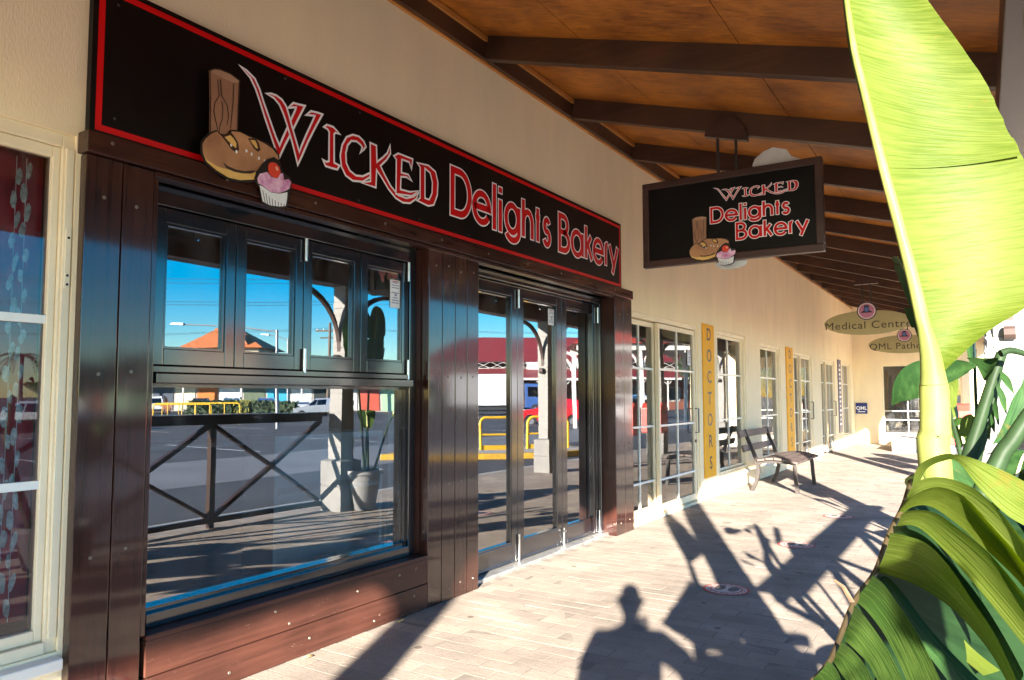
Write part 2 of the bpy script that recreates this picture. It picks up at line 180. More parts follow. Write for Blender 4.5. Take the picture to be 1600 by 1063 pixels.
def glass(name, ior, tint=(.92,.97,1,1), rough=0.0, dirt=.0):
    M = bpy.data.materials.new(name); M.use_nodes = True; n = N(M)
    for x in list(n.n): n.n.remove(x)
    out = n('ShaderNodeOutputMaterial')
    pos = n('ShaderNodeNewGeometry').outputs['Position']
    nz = n('ShaderNodeTexNoise', {'Vector': pos, 'Scale': .9, 'Detail': 1.0}).outputs[0]
    bp = n('ShaderNodeBump', {'Height': nz, 'Strength': .09, 'Distance': .02})
    fr = n('ShaderNodeFresnel', {'IOR': ior})
    gl = n('ShaderNodeBsdfGlossy', {'Color': (1,1,1,1), 'Roughness': rough, 'Normal': bp.outputs[0]})
    tr = n('ShaderNodeBsdfTransparent', {'Color': tint})
    mx = n('ShaderNodeMixShader', {0: fr.outputs[0], 1: tr.outputs[0], 2: gl.outputs[0]})
    if dirt:                                   # thin uneven film of dust and wipe marks
        sm_ = n('ShaderNodeMapping', {'Vector': pos, 'Scale': (3, 5, 1.2), 'Rotation': (.5, 0, 0)})
        dn = n('ShaderNodeTexNoise', {'Vector': sm_.outputs[0], 'Scale': 1.0, 'Detail': 7.0, 'Roughness': .7, 'Distortion': .6}).outputs[0]
        dr = n('ShaderNodeMapRange', {'Value': dn, 1: .40, 2: .75, 3: 0.0, 4: dirt})
        df_ = n('ShaderNodeBsdfDiffuse', {'Color': (.6,.62,.64,1)})
        mx = n('ShaderNodeMixShader', {0: dr.outputs[0], 1: mx.outputs[0], 2: df_.outputs[0]})
    n.l.new(mx.outputs[0], out.inputs[0]); MATS[name] = M; return M
def leafmat(name, c1, c2, trans=.45, rough=.32, vein=90.0, edge=None, spots=0.0):
    M = bpy.data.materials.new(name); M.use_nodes = True; n = N(M); b = n.n['Principled BSDF']; out = n.n['Material Output']
    uv = n('ShaderNodeUVMap').outputs[0]; pos = n('ShaderNodeNewGeometry').outputs['Position']
    mp = n('ShaderNodeMapping', {'Vector': uv, 'Scale': (vein, 2.5, 1)})
    v1 = n('ShaderNodeTexNoise', {'Vector': mp.outputs[0], 'Scale': 1.0, 'Detail': 3.0}).outputs[0]
    v2 = n('ShaderNodeTexNoise', {'Vector': pos, 'Scale': 5.0, 'Detail': 4.0}).outputs[0]
    ad = n('ShaderNodeMath', {0: v1, 1: v2}, operation='ADD')
    rp = n('ShaderNodeValToRGB', {'Fac': n('ShaderNodeMath', {0: ad.outputs[0], 1: .5}, operation='MULTIPLY').outputs[0]})
    rp.color_ramp.elements[0].position = .42; rp.color_ramp.elements[0].color = c1; rp.color_ramp.elements[1].position = .58; rp.color_ramp.elements[1].color = c2
    colr = rp.outputs[0]
    if spots:
        sp = n('ShaderNodeTexNoise', {'Vector': pos, 'Scale': 9.0, 'Detail': 8.0, 'Roughness': .75}).outputs[0]
        sr = n('ShaderNodeValToRGB', {'Fac': sp}); sr.color_ramp.elements[0].position = .61; sr.color_ramp.elements[1].position = .68
        mxc = n('ShaderNodeMix', data_type='RGBA'); n.l.new(sr.outputs[0], mxc.inputs[0]); n.l.new(colr, mxc.inputs[6]); mxc.inputs[7].default_value = (.16,.09,.02,1)
        sc = n('ShaderNodeMath', {0: sr.outputs[0], 1: spots}, operation='MULTIPLY'); n.l.new(sc.outputs[0], mxc.inputs[0]); colr = mxc.outputs[2]
    n.l.new(colr, b.inputs['Base Color']); b.inputs['Roughness'].default_value = rough; b.inputs['Specular IOR Level'].default_value = .14
    bp = n('ShaderNodeBump', {'Height': v1, 'Strength': .5, 'Distance': .003}); n.l.new(bp.outputs[0], b.inputs['Normal'])
    br = n('ShaderNodeHueSaturation', {'Color': colr, 'Saturation': 1.15, 'Value': 1.5, 'Hue': .49})
    tl = n('ShaderNodeBsdfTranslucent', {'Color': br.outputs[0]})
    mx = n('ShaderNodeMixShader', {0: trans, 1: b.outputs[0], 2: tl.outputs[0]}); n.l.new(mx.outputs[0], out.inputs[0])
    MATS[name] = M; return M
def timber(name, c1, c2, axis, rough=.3, coat=.0, grain=1.0, scuff=0.0, bump=.25):
    """long-grain timber: noise stretched along one world axis"""
    M = bpy.data.materials.new(name); M.use_nodes = True; n = N(M); b = n.n['Principled BSDF']
    pos = n('ShaderNodeNewGeometry').outputs['Position']; sc = [38*grain]*3; sc[axis] = 1.6*grain
    mp = n('ShaderNodeMapping', {'Vector': pos, 'Scale': tuple(sc)})
    g1 = n('ShaderNodeTexNoise', {'Vector': mp.outputs[0], 'Scale': 1.0, 'Detail': 5.0, 'Roughness': .65, 'Distortion': .4}).outputs[0]
    g2 = n('ShaderNodeTexNoise', {'Vector': pos, 'Scale': 2.2, 'Detail': 3.0}).outputs[0]
    ad = n('ShaderNodeMath', {0: g1, 1: g2}, operation='ADD'); hf = n('ShaderNodeMath', {0: ad.outputs[0], 1: .5}, operation='MULTIPLY')
    rp = n('ShaderNodeValToRGB', {'Fac': hf.outputs[0]}); rp.color_ramp.elements[0].position = .36; rp.color_ramp.elements[1].position = .66
    rp.color_ramp.elements[0].color = c1; rp.color_ramp.elements[1].color = c2; colr = rp.outputs[0]
    if scuff:
        sv = n('ShaderNodeMapping', {'Vector': pos, 'Scale': (20, 12, 26)})
        s1 = n('ShaderNodeTexNoise', {'Vector': sv.outputs[0], 'Scale': 1.0, 'Detail': 9.0, 'Roughness': .8, 'Distortion': .8}).outputs[0]
        sr = n('ShaderNodeValToRGB', {'Fac': s1}); sr.color_ramp.elements[0].position = .62; sr.color_ramp.elements[1].position = .70
        k = n('ShaderNodeMath', {0: sr.outputs[0], 1: scuff}, operation='MULTIPLY')
        mx = n('ShaderNodeMix', data_type='RGBA'); n.l.new(k.outputs[0], mx.inputs[0]); n.l.new(colr, mx.inputs[6]); mx.inputs[7].default_value = (.42,.30,.24,1); colr = mx.outputs[2]
    n.l.new(colr, b.inputs['Base Color'])
    rr = n('ShaderNodeMapRange', {'Value': g1, 1: .3, 2: .7, 3: rough-.06, 4: rough+.08}); n.l.new(rr.outputs[0], b.inputs['Roughness'])
    if coat: b.inputs['Coat Weight'].default_value = coat; b.inputs['Coat Roughness'].default_value = .07; b.inputs['Coat IOR'].default_value = 1.55; b.inputs['Specular IOR Level'].default_value = .15
    bp = n('ShaderNodeBump', {'Height': g1, 'Strength': bump, 'Distance': .002}); n.l.new(bp.outputs[0], b.inputs['Normal'])
    MATS[name] = M; return M

wall_m = mat('cream_render', (.84,.70,.46,1), .9, .05, 2.2, .6, 110.0, stretch=(1,1,.35))
trim_m = mat('cream_joinery', (.78,.66,.45,1), .45, .05, 3.0, .06, 40)
bar_m = mat('white_glazing_bar', (.78,.76,.68,1), .4, .04, 5)
T1, T2 = (.017,.006,.005,1), (.050,.016,.010,1)
timz = timber('stained_timber_upright', T1, T2, 2, .30, 1.0, bump=.12)
timy = timber('stained_timber_level', (.036,.0140,.010,1), (.088,.032,.021,1), 1, .46, .1, scuff=.6)
timh = timber('stained_timber_header', T1, T2, 1, .30, .8, bump=.12)
timx = timber('stained_timber_reveal', T1, T2, 2, .34, .3)
frame_m = mat('dark_window_frame', (.007,.008,.012,1), .22, .2, 4, .03, 200, coat=1.0, spec=.2)
glass_b = glass('shop_glass', 3.2, (.90,.95,.97,1), 0, .07)
glass_l = glass('left_window_glass', 1.7, (.9,.92,.92,1), 0, .07)
glass_m = glass('clinic_glass', 2.2, (.80,.84,.80,1), 0, .07)
steel_m = mat('brushed_steel', (.62,.62,.62,1), .28, .1, 20, metal=1.0)
signblk = mat('sign_black', (.005,.004,.004,1), .35, .25, 2.0, .03, 30, spec=.2)
red_m = mat('sign_red', (.60,.002,.004,1), .45, .05, 3, spec=.3)
white_m = mat('sign_white', (.86,.85,.85,1), .5, .03, 3)
rafter_m = timber('rafter_timber', (.030,.011,.005,1), (.080,.030,.012,1), 0, .5, 0, .7)
ledger_m = timber('ledger_timber', (.035,.013,.005,1), (.09,.034,.014,1), 1, .5, 0, .7)
ply_m = timber('stained_plywood', (.19,.055,.008,1), (.62,.22,.027,1), 0, .5, .0, .8, bump=.5)
batten_m = timber('orange_trim', (.40,.15,.03,1), (.60,.26,.06,1), 1, .5)
# ================================================================== GROUND
def paver_material():
    M = bpy.data.materials.new('clay_paver'); M.use_nodes = True; n = N(M); b = n.n['Principled BSDF']
    pos = n('ShaderNodeNewGeometry').outputs['Position']; at = n('ShaderNodeAttribute', attribute_name='shade').outputs['Fac']
    oi = n('ShaderNodeObjectInfo').outputs['Random']
    sm = n('ShaderNodeMath', {0: at, 1: n('ShaderNodeMath', {0: oi, 1: .0}, operation='MULTIPLY').outputs[0]}, operation='ADD').outputs[0]
    rp = n('ShaderNodeValToRGB', {'Fac': sm}); e = rp.color_ramp.elements
    e[0].position = 0; e[0].color = (.282,.236,.196,1); e[1].position = 1; e[1].color = (.375,.308,.246,1)
    x = rp.color_ramp.elements.new(.5); x.color = (.330,.275,.224,1)
    st = n('ShaderNodeTexNoise', {'Vector': pos, 'Scale': 1.3, 'Detail': 5.0, 'Roughness': .65}).outputs[0]
    sr = n('ShaderNodeMapRange', {'Value': st, 1: .3, 2: .75, 3: .60, 4: 1.14}).outputs[0]
    sp = n('ShaderNodeTexNoise', {'Vector': pos, 'Scale': 85.0, 'Detail': 3.0, 'Roughness': .7}).outputs[0]
    s2 = n('ShaderNodeValToRGB', {'Fac': sp}); s2.color_ramp.elements[0].position = .30; s2.color_ramp.elements[0].color = (.35,.34,.33,1); s2.color_ramp.elements[1].position = .42; s2.color_ramp.elements[1].color = (1,1,1,1)
    m1 = n('ShaderNodeVectorMath', {0: rp.outputs[0], 1: s2.outputs[0]}, operation='MULTIPLY'); m2 = n('ShaderNodeVectorMath', {0: m1.outputs[0]}, operation='SCALE'); n.l.new(sr, m2.inputs['Scale'])
    gum = n('ShaderNodeTexVoronoi', {'Vector': pos, 'Scale': 2.6, 'Randomness': 1.0}); gr = n('ShaderNodeValToRGB', {'Fac': gum.outputs['Distance']})
    gr.color_ramp.elements[0].position = .05; gr.color_ramp.elements[0].color = (.45,.42,.4,1); gr.color_ramp.elements[1].position = .075; gr.color_ramp.elements[1].color = (1,1,1,1)
    m3 = n('ShaderNodeVectorMath', {0: m2.outputs[0], 1: gr.outputs[0]}, operation='MULTIPLY')
    n.l.new(m3.outputs[0], b.inputs['Base Color']); b.inputs['Roughness'].default_value = .85
    nb = n('ShaderNodeTexNoise', {'Vector': pos, 'Scale': 38.0, 'Detail': 7.0, 'Roughness': .65}).outputs[0]
    bp = n('ShaderNodeBump', {'Height': nb, 'Strength': .75, 'Distance': .004}); n.l.new(bp.outputs[0], b.inputs['Normal'])
    return M
pav_m = paver_material()
sand_m = mat('joint_sand', (.21,.178,.145,1), .95, .2, 8, .4, 90)
BL, BW, GAP = .272, .131, .0035
def brick_mesh(mb, cx, cy, ang=0, dz=0.0, tx=0, ty=0):
    a, b, h, c = (BL-GAP)/2, (BW-GAP)/2, .0, .004
    vs = []
    for (px, py, pz) in ((-a,-b,-.03),(a,-b,-.03),(a,b,-.03),(-a,b,-.03),(-a,-b,-.0012),(a,-b,-.0012),(a,b,-.0012),(-a,b,-.0012),(-a+c,-b+c,0),(a-c,-b+c,0),(a-c,b-c,0),(-a+c,b-c,0)):
        vs.append((cx+px*math.cos(ang)-py*math.sin(ang), cy+px*math.sin(ang)+py*math.cos(ang), pz+dz+px*tx+py*ty if pz > -.02 else pz))
    return mb.add(vs, [(0,1,5,4),(1,2,6,5),(2,3,7,6),(3,0,4,7),(4,5,9,8),(5,6,10,9),(6,7,11,10),(7,4,8,11),(8,9,10,11)])
paving = structure(obj('paving', MB().box(-.02, 4.45, -8, 27, -.3, -.0009), sand_m))
rnd = random.Random(3)
near, far_b = [], MB(); far_sh = []
for r in range(int(34/BW)):
    cy = -7.5 + r*BW + BW/2
    for c in range(17):
        cx = .05 + c*BL + (BL/2 if r % 2 else 0)
        if cx + BL/2 > 4.44: continue
        w = dict(ang=rnd.gauss(0,.005), dz=rnd.gauss(0,.0004), tx=rnd.gauss(0,.003), ty=rnd.gauss(0,.0035)); s = min(1, max(0, rnd.gauss(.5,.24)))
        # seen through the lens and close: 2.7 < y < 6.4
        near.append((cy, cx, w, s))
inview = [q for q in near if q[0] > 2.75 and q[1] < (q[0]-2.75)*.9+.9 and q[1] < 2.75]
inview.sort(key=lambda q: q[0] + .35*q[1]); picked = set(id(q) for q in inview[:300])
for q in near:
    cy, cx, w, s = q
    if id(q) in picked:
        mb = brick_mesh(MB(), 0, 0, **w); o = obj('paver', mb, pav_m, paving); o.location = (cx, cy, 0)
        a = o.data.attributes.new('shade', 'FLOAT', 'POINT'); a.data.foreach_set('value', [s]*len(mb.v))
    else:
        n0 = len(far_b.v); brick_mesh(far_b, cx, cy, **w); far_sh += [s]*(len(far_b.v)-n0)
fo = obj('paver_field', far_b, pav_m, paving); stuff(fo)
a = fo.data.attributes.new('shade', 'FLOAT', 'POINT'); a.data.foreach_set('value', far_sh)

asph_m = mat('asphalt', (.045,.045,.049,1), .85, .25, .5, .6, 80)
lane_m = mat('worn_concrete_lane', (.15,.15,.155,1), .85, .15, .7, .4, 60)
structure(obj('car_park', MB().add([(-900,-900,-.14),(1500,-900,-.14),(1500,1500,-.14),(-900,1500,-.14)], [(0,1,2,3)]), asph_m))
structure(obj('driveway', MB().add([(8.6,-30,-.135),(13.4,-30,-.135),(13.4,120,-.135),(8.6,120,-.135)], [(0,1,2,3)]), lane_m))
kerb_m = mat('concrete_kerb', (.36,.34,.31,1), .85, .12, 4, .3, 60)
structure(obj('kerb', MB().box(4.452, 4.62, -8, 27, -.3, -.004), kerb_m, bevel=.015))
mark_m = mat('road_paint_white', (.62,.62,.60,1), .7, .12, 5)
lm = MB()
for i in range(14):
    y = -6 + i*5.2
    lm.add([(14.5,y,-.131),(19.6,y+.3,-.131),(19.6,y+.42,-.131),(14.5,y+.12,-.131)], [(0,1,2,3)])
    lm.add([(27,y,-.131),(32,y+.3,-.131),(32,y+.42,-.131),(27,y+.12,-.131)], [(0,1,2,3)])
structure(obj('parking_lines', lm, mark_m))

# ================================================================== BUILDING
bld = thing('shop_building', 'cream rendered shopping arcade building with bakery and clinic shopfronts', 'building')
def wall_grid(y0, y1, z0, z1, ops, xf, xb, plane='x'):
    """front/back faces and reveals of a wall with rectangular openings (y0,y1,z0,z1)"""
    ys = sorted({y0, y1, *[q for o in ops for q in o[:2]]}); zs = sorted({z0, z1, *[q for o in ops for q in o[2:]]})
    def hole(i, j):
        if i < 0 or j < 0 or i >= len(ys)-1 or j >= len(zs)-1: return True
        cy, cz = (ys[i]+ys[i+1])/2, (zs[j]+zs[j+1])/2
        return any(o[0] < cy < o[1] and o[2] < cz < o[3] for o in ops)
    mb = MB(); P = (lambda x, y, z: (x, y, z)) if plane == 'x' else (lambda x, y, z: (y, x, z))
    for i in range(len(ys)-1):
        for j in range(len(zs)-1):
            if hole(i, j): continue
            a, b, c, d = ys[i], ys[i+1], zs[j], zs[j+1]
            mb.add([P(xf,a,c),P(xf,b,c),P(xf,b,d),P(xf,a,d)], [(0,1,2,3)]); mb.add([P(xb,a,c),P(xb,b,c),P(xb,b,d),P(xb,a,d)], [(3,2,1,0)])
            for di, dj, e in ((-1,0,((a,c),(a,d))),(1,0,((b,d),(b,c))),(0,-1,((b,c),(a,c))),(0,1,((a,d),(b,d)))):
                if hole(i+di, j+dj):
                    (p0,q0),(p1,q1) = e; mb.add([P(xf,p0,q0),P(xf,p1,q1),P(xb,p1,q1),P(xb,p0,q0)], [(0,1,2,3)])
    return mb
OPS = [(-1.6,1.755,.40,2.68),(1.80,7.92,-.2,2.66),(8.06,10.50,-.2,2.50),(11.42,13.06,.28,2.52),(14.06,15.70,.28,2.48),(16.98,19.0,-.2,2.46),(20.2,22.25,-.2,2.44),(23.62,25.2,.28,2.50)]
obj('wall', wall_grid(-9, 26.0, -.2, 4.75, OPS, 0.0, -.24), wall_m, bld)
# return wall at the far end of the walkway
obj('end_wall', wall_grid(-.24, 5.2, -.2, 4.75, [(.80,2.95,.30,2.46)], 25.9, 26.15, 'y'), wall_m, bld)
base_m = mat('white_plinth_paint', (.70,.66,.58,1), .8, .06, 3, .3, 100)
obj('bay_base', MB().box(1.35, 3.4, 22.4, 25.86, -.1, .36), base_m, bld, bevel=.01)
# rooms behind the glass
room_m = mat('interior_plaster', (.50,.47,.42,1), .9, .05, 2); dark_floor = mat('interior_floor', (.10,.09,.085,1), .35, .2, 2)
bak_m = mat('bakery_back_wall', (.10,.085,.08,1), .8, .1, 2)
def room(y0, y1, depth, wm, ceil=2.9, z0=0.0):
    r = MB(); x0, x1 = -.245-depth, -.245
    r.add([(x0,y0,z0),(x0,y1,z0),(x0,y1,ceil),(x0,y0,ceil)], [(0,1,2,3)])
    r.add([(x0,y0,z0),(x1,y0,z0),(x1,y0,ceil),(x0,y0,ceil)], [(3,2,1,0)]); r.add([(x0,y1,z0),(x1,y1,z0),(x1,y1,ceil),(x0,y1,ceil)], [(0,1,2,3)])
    r.add([(x0,y0,ceil),(x1,y0,ceil),(x1,y1,ceil),(x0,y1,ceil)], [(0,1,2,3)])
    obj('room_lining', r, wm, bld)
    obj('room_floor', MB().box(x0, x1, y0, y1, z0-.05, z0-.002), dark_floor, bld)
room(-3, 1.757, 2.4, bak_m); room(1.765, 8.0, 5.0, bak_m); room(8.02, 11.2, 4.0, room_m); room(11.25, 16.4, 3.0, room_m); room(16.5, 19.6, 3.0, room_m); room(19.7, 25.8, 3.0, room_m)
r = MB(); r.add([(.6,28.2,0),(3.4,28.2,0),(3.4,28.2,2.8),(.6,28.2,2.8)], [(0,1,2,3)]); r.add([(.6,26.2,2.8),(3.4,26.2,2.8),(3.4,28.2,2.8),(.6,28.2,2.8)], [(0,1,2,3)])
r.add([(.6,26.2,0),(.6,28.2,0),(.6,28.2,2.8),(.6,26.2,2.8)], [(0,1,2,3)]); r.add([(3.4,26.2,0),(3.4,28.2,0),(3.4,28.2,2.8),(3.4,26.2,2.8)], [(3,2,1,0)]); obj('room_lining', r, bak_m, bld)

def glazed(name, y0, y1, z0, z1, x, vb, zb, fm, gm, st=.055, rail=.055, bot=None, depth=.05, bw=.018, parent=bld, barm=None, plane='x', label=None):
    """one framed leaf: part > frame, bars, panes"""
    bot = bot or rail
    P = (lambda mb, a, b, c, d, e, f: mb.box(a,b,c,d,e,f)) if plane == 'x' else (lambda mb, a, b, c, d, e, f: mb.box(c,d,a,b,e,f))
    fr = MB(); xa, xb = x-depth/2, x+depth/2
    P(fr,xa,xb,y0,y0+st,z0,z1); P(fr,xa,xb,y1-st,y1,z0,z1); P(fr,xa,xb,y0+st,y1-st,z1-rail,z1); P(fr,xa,xb,y0+st,y1-st,z0,z0+bot)
    root = obj(name, fr, fm, parent, bevel=.004, label=label)
    ys = [y0+st]+list(vb)+[y1-st]; zs = [z0+bot]+list(zb)+[z1-rail]
    for v in vb: obj('glazing_bar', P(MB(),x-.012,x+.016,v-bw/2,v+bw/2,z0+bot,z1-rail), barm or fm, root)
    for v in zb: obj('glazing_bar', P(MB(),x-.010,x+.019,y0+st,y1-st,v-bw*.7,v+bw*.7), barm or fm, root)
    for i in range(len(ys)-1):
        for j in range(len(zs)-1):
            a, b, c, d = ys[i], ys[i+1], zs[j], zs[j+1]
            vs = [(x,a,c),(x,b,c),(x,b,d),(x,a,d)]
            if plane != 'x': vs = [(q[1],q[0],q[2]) for q in vs]
            obj('pane', MB().add(vs, [(0,1,2,3)]), gm, root)
    return root
ZB = (1.12, 1.84)
def subframe(y0, y1, z0, z1, sill=True):
    f = MB(); f.box(-.17,-.02,y0,y0+.05,z0,z1).box(-.17,-.02,y1-.05,y1,z0,z1).box(-.17,-.02,y0+.05,y1-.05,z1-.06,z1)
    if sill: f.box(-.17,-.01,y0+.05,y1-.05,z0,z0+.05)
    return obj('window_frame', f, trim_m, bld, bevel=.004)
def sill(y0, y1, z): obj('window_sill', MB().hexa([(-.2,y0,z-.07),(.05,y0,z-.07),(.05,y1,z-.07),(-.2,y1,z-.07),(-.2,y0,z+.02),(.05,y0,z-.02),(.05,y1,z-.02),(-.2,y1,z+.02)]), base_m, bld, bevel=.006)
# left shop window beside the bakery
subframe(-1.6, 1.755, .40, 2.68); obj('jamb_liner', MB().box(-.0195,-.004,1.715,1.75,.46,2.615), trim_m, bld, bevel=.003)
glazed('window', -1.55, 1.704, .452, 2.618, -.06, (.0,), ZB, trim_m, glass_l, .032, .05, barm=bar_m, bw=.026)
obj('strike_plate', MB().box(-.019,-.0,1.722,1.748,1.98,2.25), trim_m, bld, bevel=.003)
hold = MB()
for z in (2.00, 2.04, 2.21): hold.tube([(-.001,1.735,z),(.0015,1.735,z)], .006, 8)
stuff(obj('screw_heads', hold, signblk, bld))
sill(-1.6, 1.755, .40)
# clinic sliding doors next to the bakery
subframe(8.06, 10.50, .0, 2.50, False); obj('door_track', MB().box(-.2,.02,8.11,10.45,-.01,.035), trim_m, bld)
glazed('sliding_door', 8.12, 9.06, .04, 2.43, -.12, (8.55,), (.44,)+ZB, trim_m, glass_m, .06, .06, .09, barm=bar_m)
d = glazed('sliding_door', 9.02, 10.44, .04, 2.43, -.06, (9.74,), (.44,)+ZB, trim_m, glass_m, .05, .06, .09, barm=bar_m)
obj('door_handle', MB().tube([(-.03,10.41,.98),(.02,10.41,.98),(.02,10.41,1.32),(-.03,10.41,1.32)], .010, 8), mat('handle_dark_metal', (.12,.12,.12,1), .35, metal=.8), d)
obj('door_lock', MB().tube([(-.035,10.41,.86),(-.015,10.41,.86)], .022, 12), MATS['handle_dark_metal'], d)
# windows and doors further along
for (y0,y1,z0,z1) in ((11.42,13.06,.28,2.52),(14.06,15.70,.28,2.48),(23.62,25.2,.28,2.50)):
    subframe(y0,y1,z0,z1); sill(y0,y1,z0); glazed('window', y0+.05, y1-.05, z0+.05, z1-.06, -.09, ((y0+y1)/2,), ZB, trim_m, glass_m, .04, .04, barm=bar_m)
for (y0,y1,z1) in ((16.98,19.0,2.46),(20.2,22.25,2.44)):
    subframe(y0,y1,0,z1,False); mdl = (y0+y1)/2-.1
    glazed('sliding_door', y0+.05, mdl, .03, z1-.06, -.12, ((y0+.05+mdl)/2,), (.44,)+ZB, trim_m, glass_m, .05, .05, .08, barm=bar_m)
    d = glazed('sliding_door', mdl-.04, y1-.05, .03, z1-.06, -.06, ((mdl+y1)/2,), (.44,)+ZB, trim_m, glass_m, .05, .05, .08, barm=bar_m)
    obj('door_handle', MB().tube([(-.03,y1-.08,.95),(.03,y1-.08,.95),(.03,y1-.08,1.35),(-.03,y1-.08,1.35)], .012, 8), MATS['handle_dark_metal'], d)
glazed('window', .80, 2.95, .30, 2.46, 25.98, (1.5,2.2), (.75,1.02), trim_m, glass_m, .05, .05, plane='y', barm=bar_m)

# ================================================================== VERANDAH
ver = thing('verandah', 'timber verandah roof with dark rafters and orange plywood lining', 'verandah')
SL = .295; zb = lambda x: 4.30 - SL*x
ry = [5.0 + 1.545*k for k in range(-8, 14)]
def slab(mb, x0, x1, y0, y1, d0, d1):
    return mb.hexa([(x0,y0,zb(x0)+d0),(x1,y0,zb(x1)+d0),(x1,y1,zb(x1)+d0),(x0,y1,zb(x0)+d0),(x0,y0,zb(x0)+d1),(x1,y0,zb(x1)+d1),(x1,y1,zb(x1)+d1),(x0,y1,zb(x0)+d1)])
for y in ry:
    obj('rafter', slab(MB(), .003, 3.84, y-.04, y+.04, 0, .205), rafter_m, ver, bevel=.005)
for i, y in enumerate(ry[:-1]):
    ya, yb = y+.0415, ry[i+1]-.0415
    for xa, xc in ((.07,.93),(.936,2.13),(2.136,3.84)):
        obj('ceiling_panel', slab(MB(), xa, xc, ya, yb, .20, .212), ply_m, ver)
    obj('ledger_board', MB().box(.004,.062,ya,yb,zb(.06)+.002,zb(.0)+.15), ledger_m, ver, bevel=.004)
    obj('cover_strip', MB().box(.063,.085,ya,yb,zb(.08)+.150,zb(.08)+.19), batten_m, ver)
obj('cornice_strip', MB().box(.001,.030,-8,25.9,4.272,4.2895), batten_m, ver)
roof_m = mat('roof_sheet', (.25,.06,.05,1), .5, .1, 3)
fas = mat('fascia_paint', (.05,.022,.016,1), .4, .1, 4)
obj('roof_sheet', slab(MB(), -.30, 3.98, -8, 26.2, .222, .25), roof_m, ver)
wht_paint = mat('white_post_paint', (.22,.215,.205,1), .6, .07, 6, .3, 60)
for i, y in enumerate(ry[:-1]):
    obj('infill_board', MB().box(3.60,3.63,y+.0415,ry[i+1]-.0415,3.201,3.425), fas, ver)
obj('eave_beam', MB().box(3.56,3.72,-8,25.85,2.985,3.20), fas, ver, bevel=.008)
obj('gutter', MB().box(3.852,3.96,-8,25.85,3.01,3.16), fas, ver, bevel=.012)
dk_br = mat('bracket_dark', (.05,.03,.025,1), .45, .2, 6)
for i, y in enumerate((-4.1, 1.60, 7.30, 13.0, 18.7, 24.4)):
    cs = MB(); x0, x1 = 3.53, 3.75; z = .66; k = 0
    while z < 2.95:
        h = min(.080, 2.98-z); j = .002*((k*7) % 3); cs.box(x0-j, x1+j, y-.11-j, y+.11+j, z, z+h); z += h; 
        if z < 2.95: cs.box(x0+.006, x1-.006, y-.104, y+.104, z, z+.008); z += .008
        k += 1
    p_ = obj('post', cs, wht_paint, ver)
    pl = MB().box(3.46,3.82,y-.18,y+.18,-.01,.315).box(3.468,3.812,y-.172,y+.172,.315,.325).box(3.46,3.82,y-.18,y+.18,.325,.64).hexa([(3.46,y-.18,.64),(3.82,y-.18,.64),(3.82,y+.18,.64),(3.46,y+.18,.64),(3.53,y-.11,.665),(3.75,y-.11,.665),(3.75,y+.11,.665),(3.53,y+.11,.665)])
    obj('plinth', pl, mat('plinth_grey_paint', (.20,.195,.185,1), .75, .12, 5, .4, 50), p_, bevel=.008)
    for s in (-1, 1):
        outer = [(s*(.115+.75*(1-math.cos(t))), 2.17+.78*math.sin(t)) for t in [R(90)*q/10 for q in range(11)]]
        inner = [(s*(.115+.79*(1-math.cos(t))+.0), 2.10+.80*math.sin(t)) for t in [R(90)*q/10 for q in range(11)]]
        lp = [(s*.115, 2.10)] + [(q[0], q[1]) for q in inner[1:]] + [(s*.92, 2.95)] + outer[::-1]
        if s < 0: lp = lp[::-1]
        obj('bracket', MB().poly([[(q[0], q[1]) for q in lp]], lambda a, b, t, y=y: (3.61+t, y+a, b), .06), dk_br if i in (1,2,3) else wht_paint, p_)
        obj('scroll', MB().tube([(3.60,y+s*.15,2.0),(3.68,y+s*.15,2.0)], .055, 14), dk_br, p_)
# timber bar ledge with crossed bracing between two posts
led = thing('bar_ledge', 'dark timber bar ledge with crossed bracing between two verandah posts', 'ledge')
lt = timber('ledge_timber', (.018,.012,.010,1), (.05,.028,.02,1), 1, .42, .2)
obj('ledge_top', MB().box(3.70,4.05,1.79,7.11,1.245,1.29), lt, led, bevel=.006)
obj('top_rail', MB().box(3.80,3.86,1.79,7.11,1.175,1.2445), lt, led); obj('bottom_rail', MB().box(3.80,3.86,1.79,7.11,.06,.12), lt, led)
for y in (3.66, 5.46): obj('upright', MB().box(3.795,3.865,y-.035,y+.035,.121,1.174), lt, led); obj('foot', MB().box(3.80,3.86,y-.03,y+.03,-.01,.059), lt, led)
for a, b in ((1.80,3.62),(3.70,5.42),(5.50,7.10)):
    obj('brace', MB().bar((3.83,a,.13),(3.83,b,1.165), .05, .06, (1,0,0)), lt, led); obj('brace', MB().bar((3.853,a,1.165),(3.853,b,.13), .04, .058, (1,0,0)), lt, led)
# ================================================================== BAKERY SHOPFRONT
shop = thing('bakery_shopfront', 'dark stained timber bakery shopfront with folding window and folding glass doors', 'shopfront')
def screws(parent, pts, x, m=None, r=.009):
    mb = MB()
    for y, z in pts: mb.lathe([(r,0),(r*.9,.002),(r*.35,.0022),(r*.3,.0005)], (0,0,0), 10)
    # lathe is built around Z: lay each head on the board face
    mb = MB()
    for y, z in pts:
        n = 10; o = len(mb.v)
        for rr, xx in ((r,0),(r*.85,.0025),(r*.45,.0025),(r*.4,.001)):
            mb.v += [(x+xx, y+rr*math.cos(6.28318*j/n), z+rr*math.sin(6.28318*j/n)) for j in range(n)]
        for i in range(3):
            for j in range(n): mb.f.append((o+i*n+j, o+i*n+(j+1)%n, o+(i+1)*n+(j+1)%n, o+(i+1)*n+j))
        mb.f.append(tuple(o+3*n+j for j in range(n)))
    return stuff(obj('screw_heads', mb, m or screw_m, parent))
screw_m = mat('screw_heads_zinc', (.20,.165,.13,1), .4, .1, 10, metal=.6)
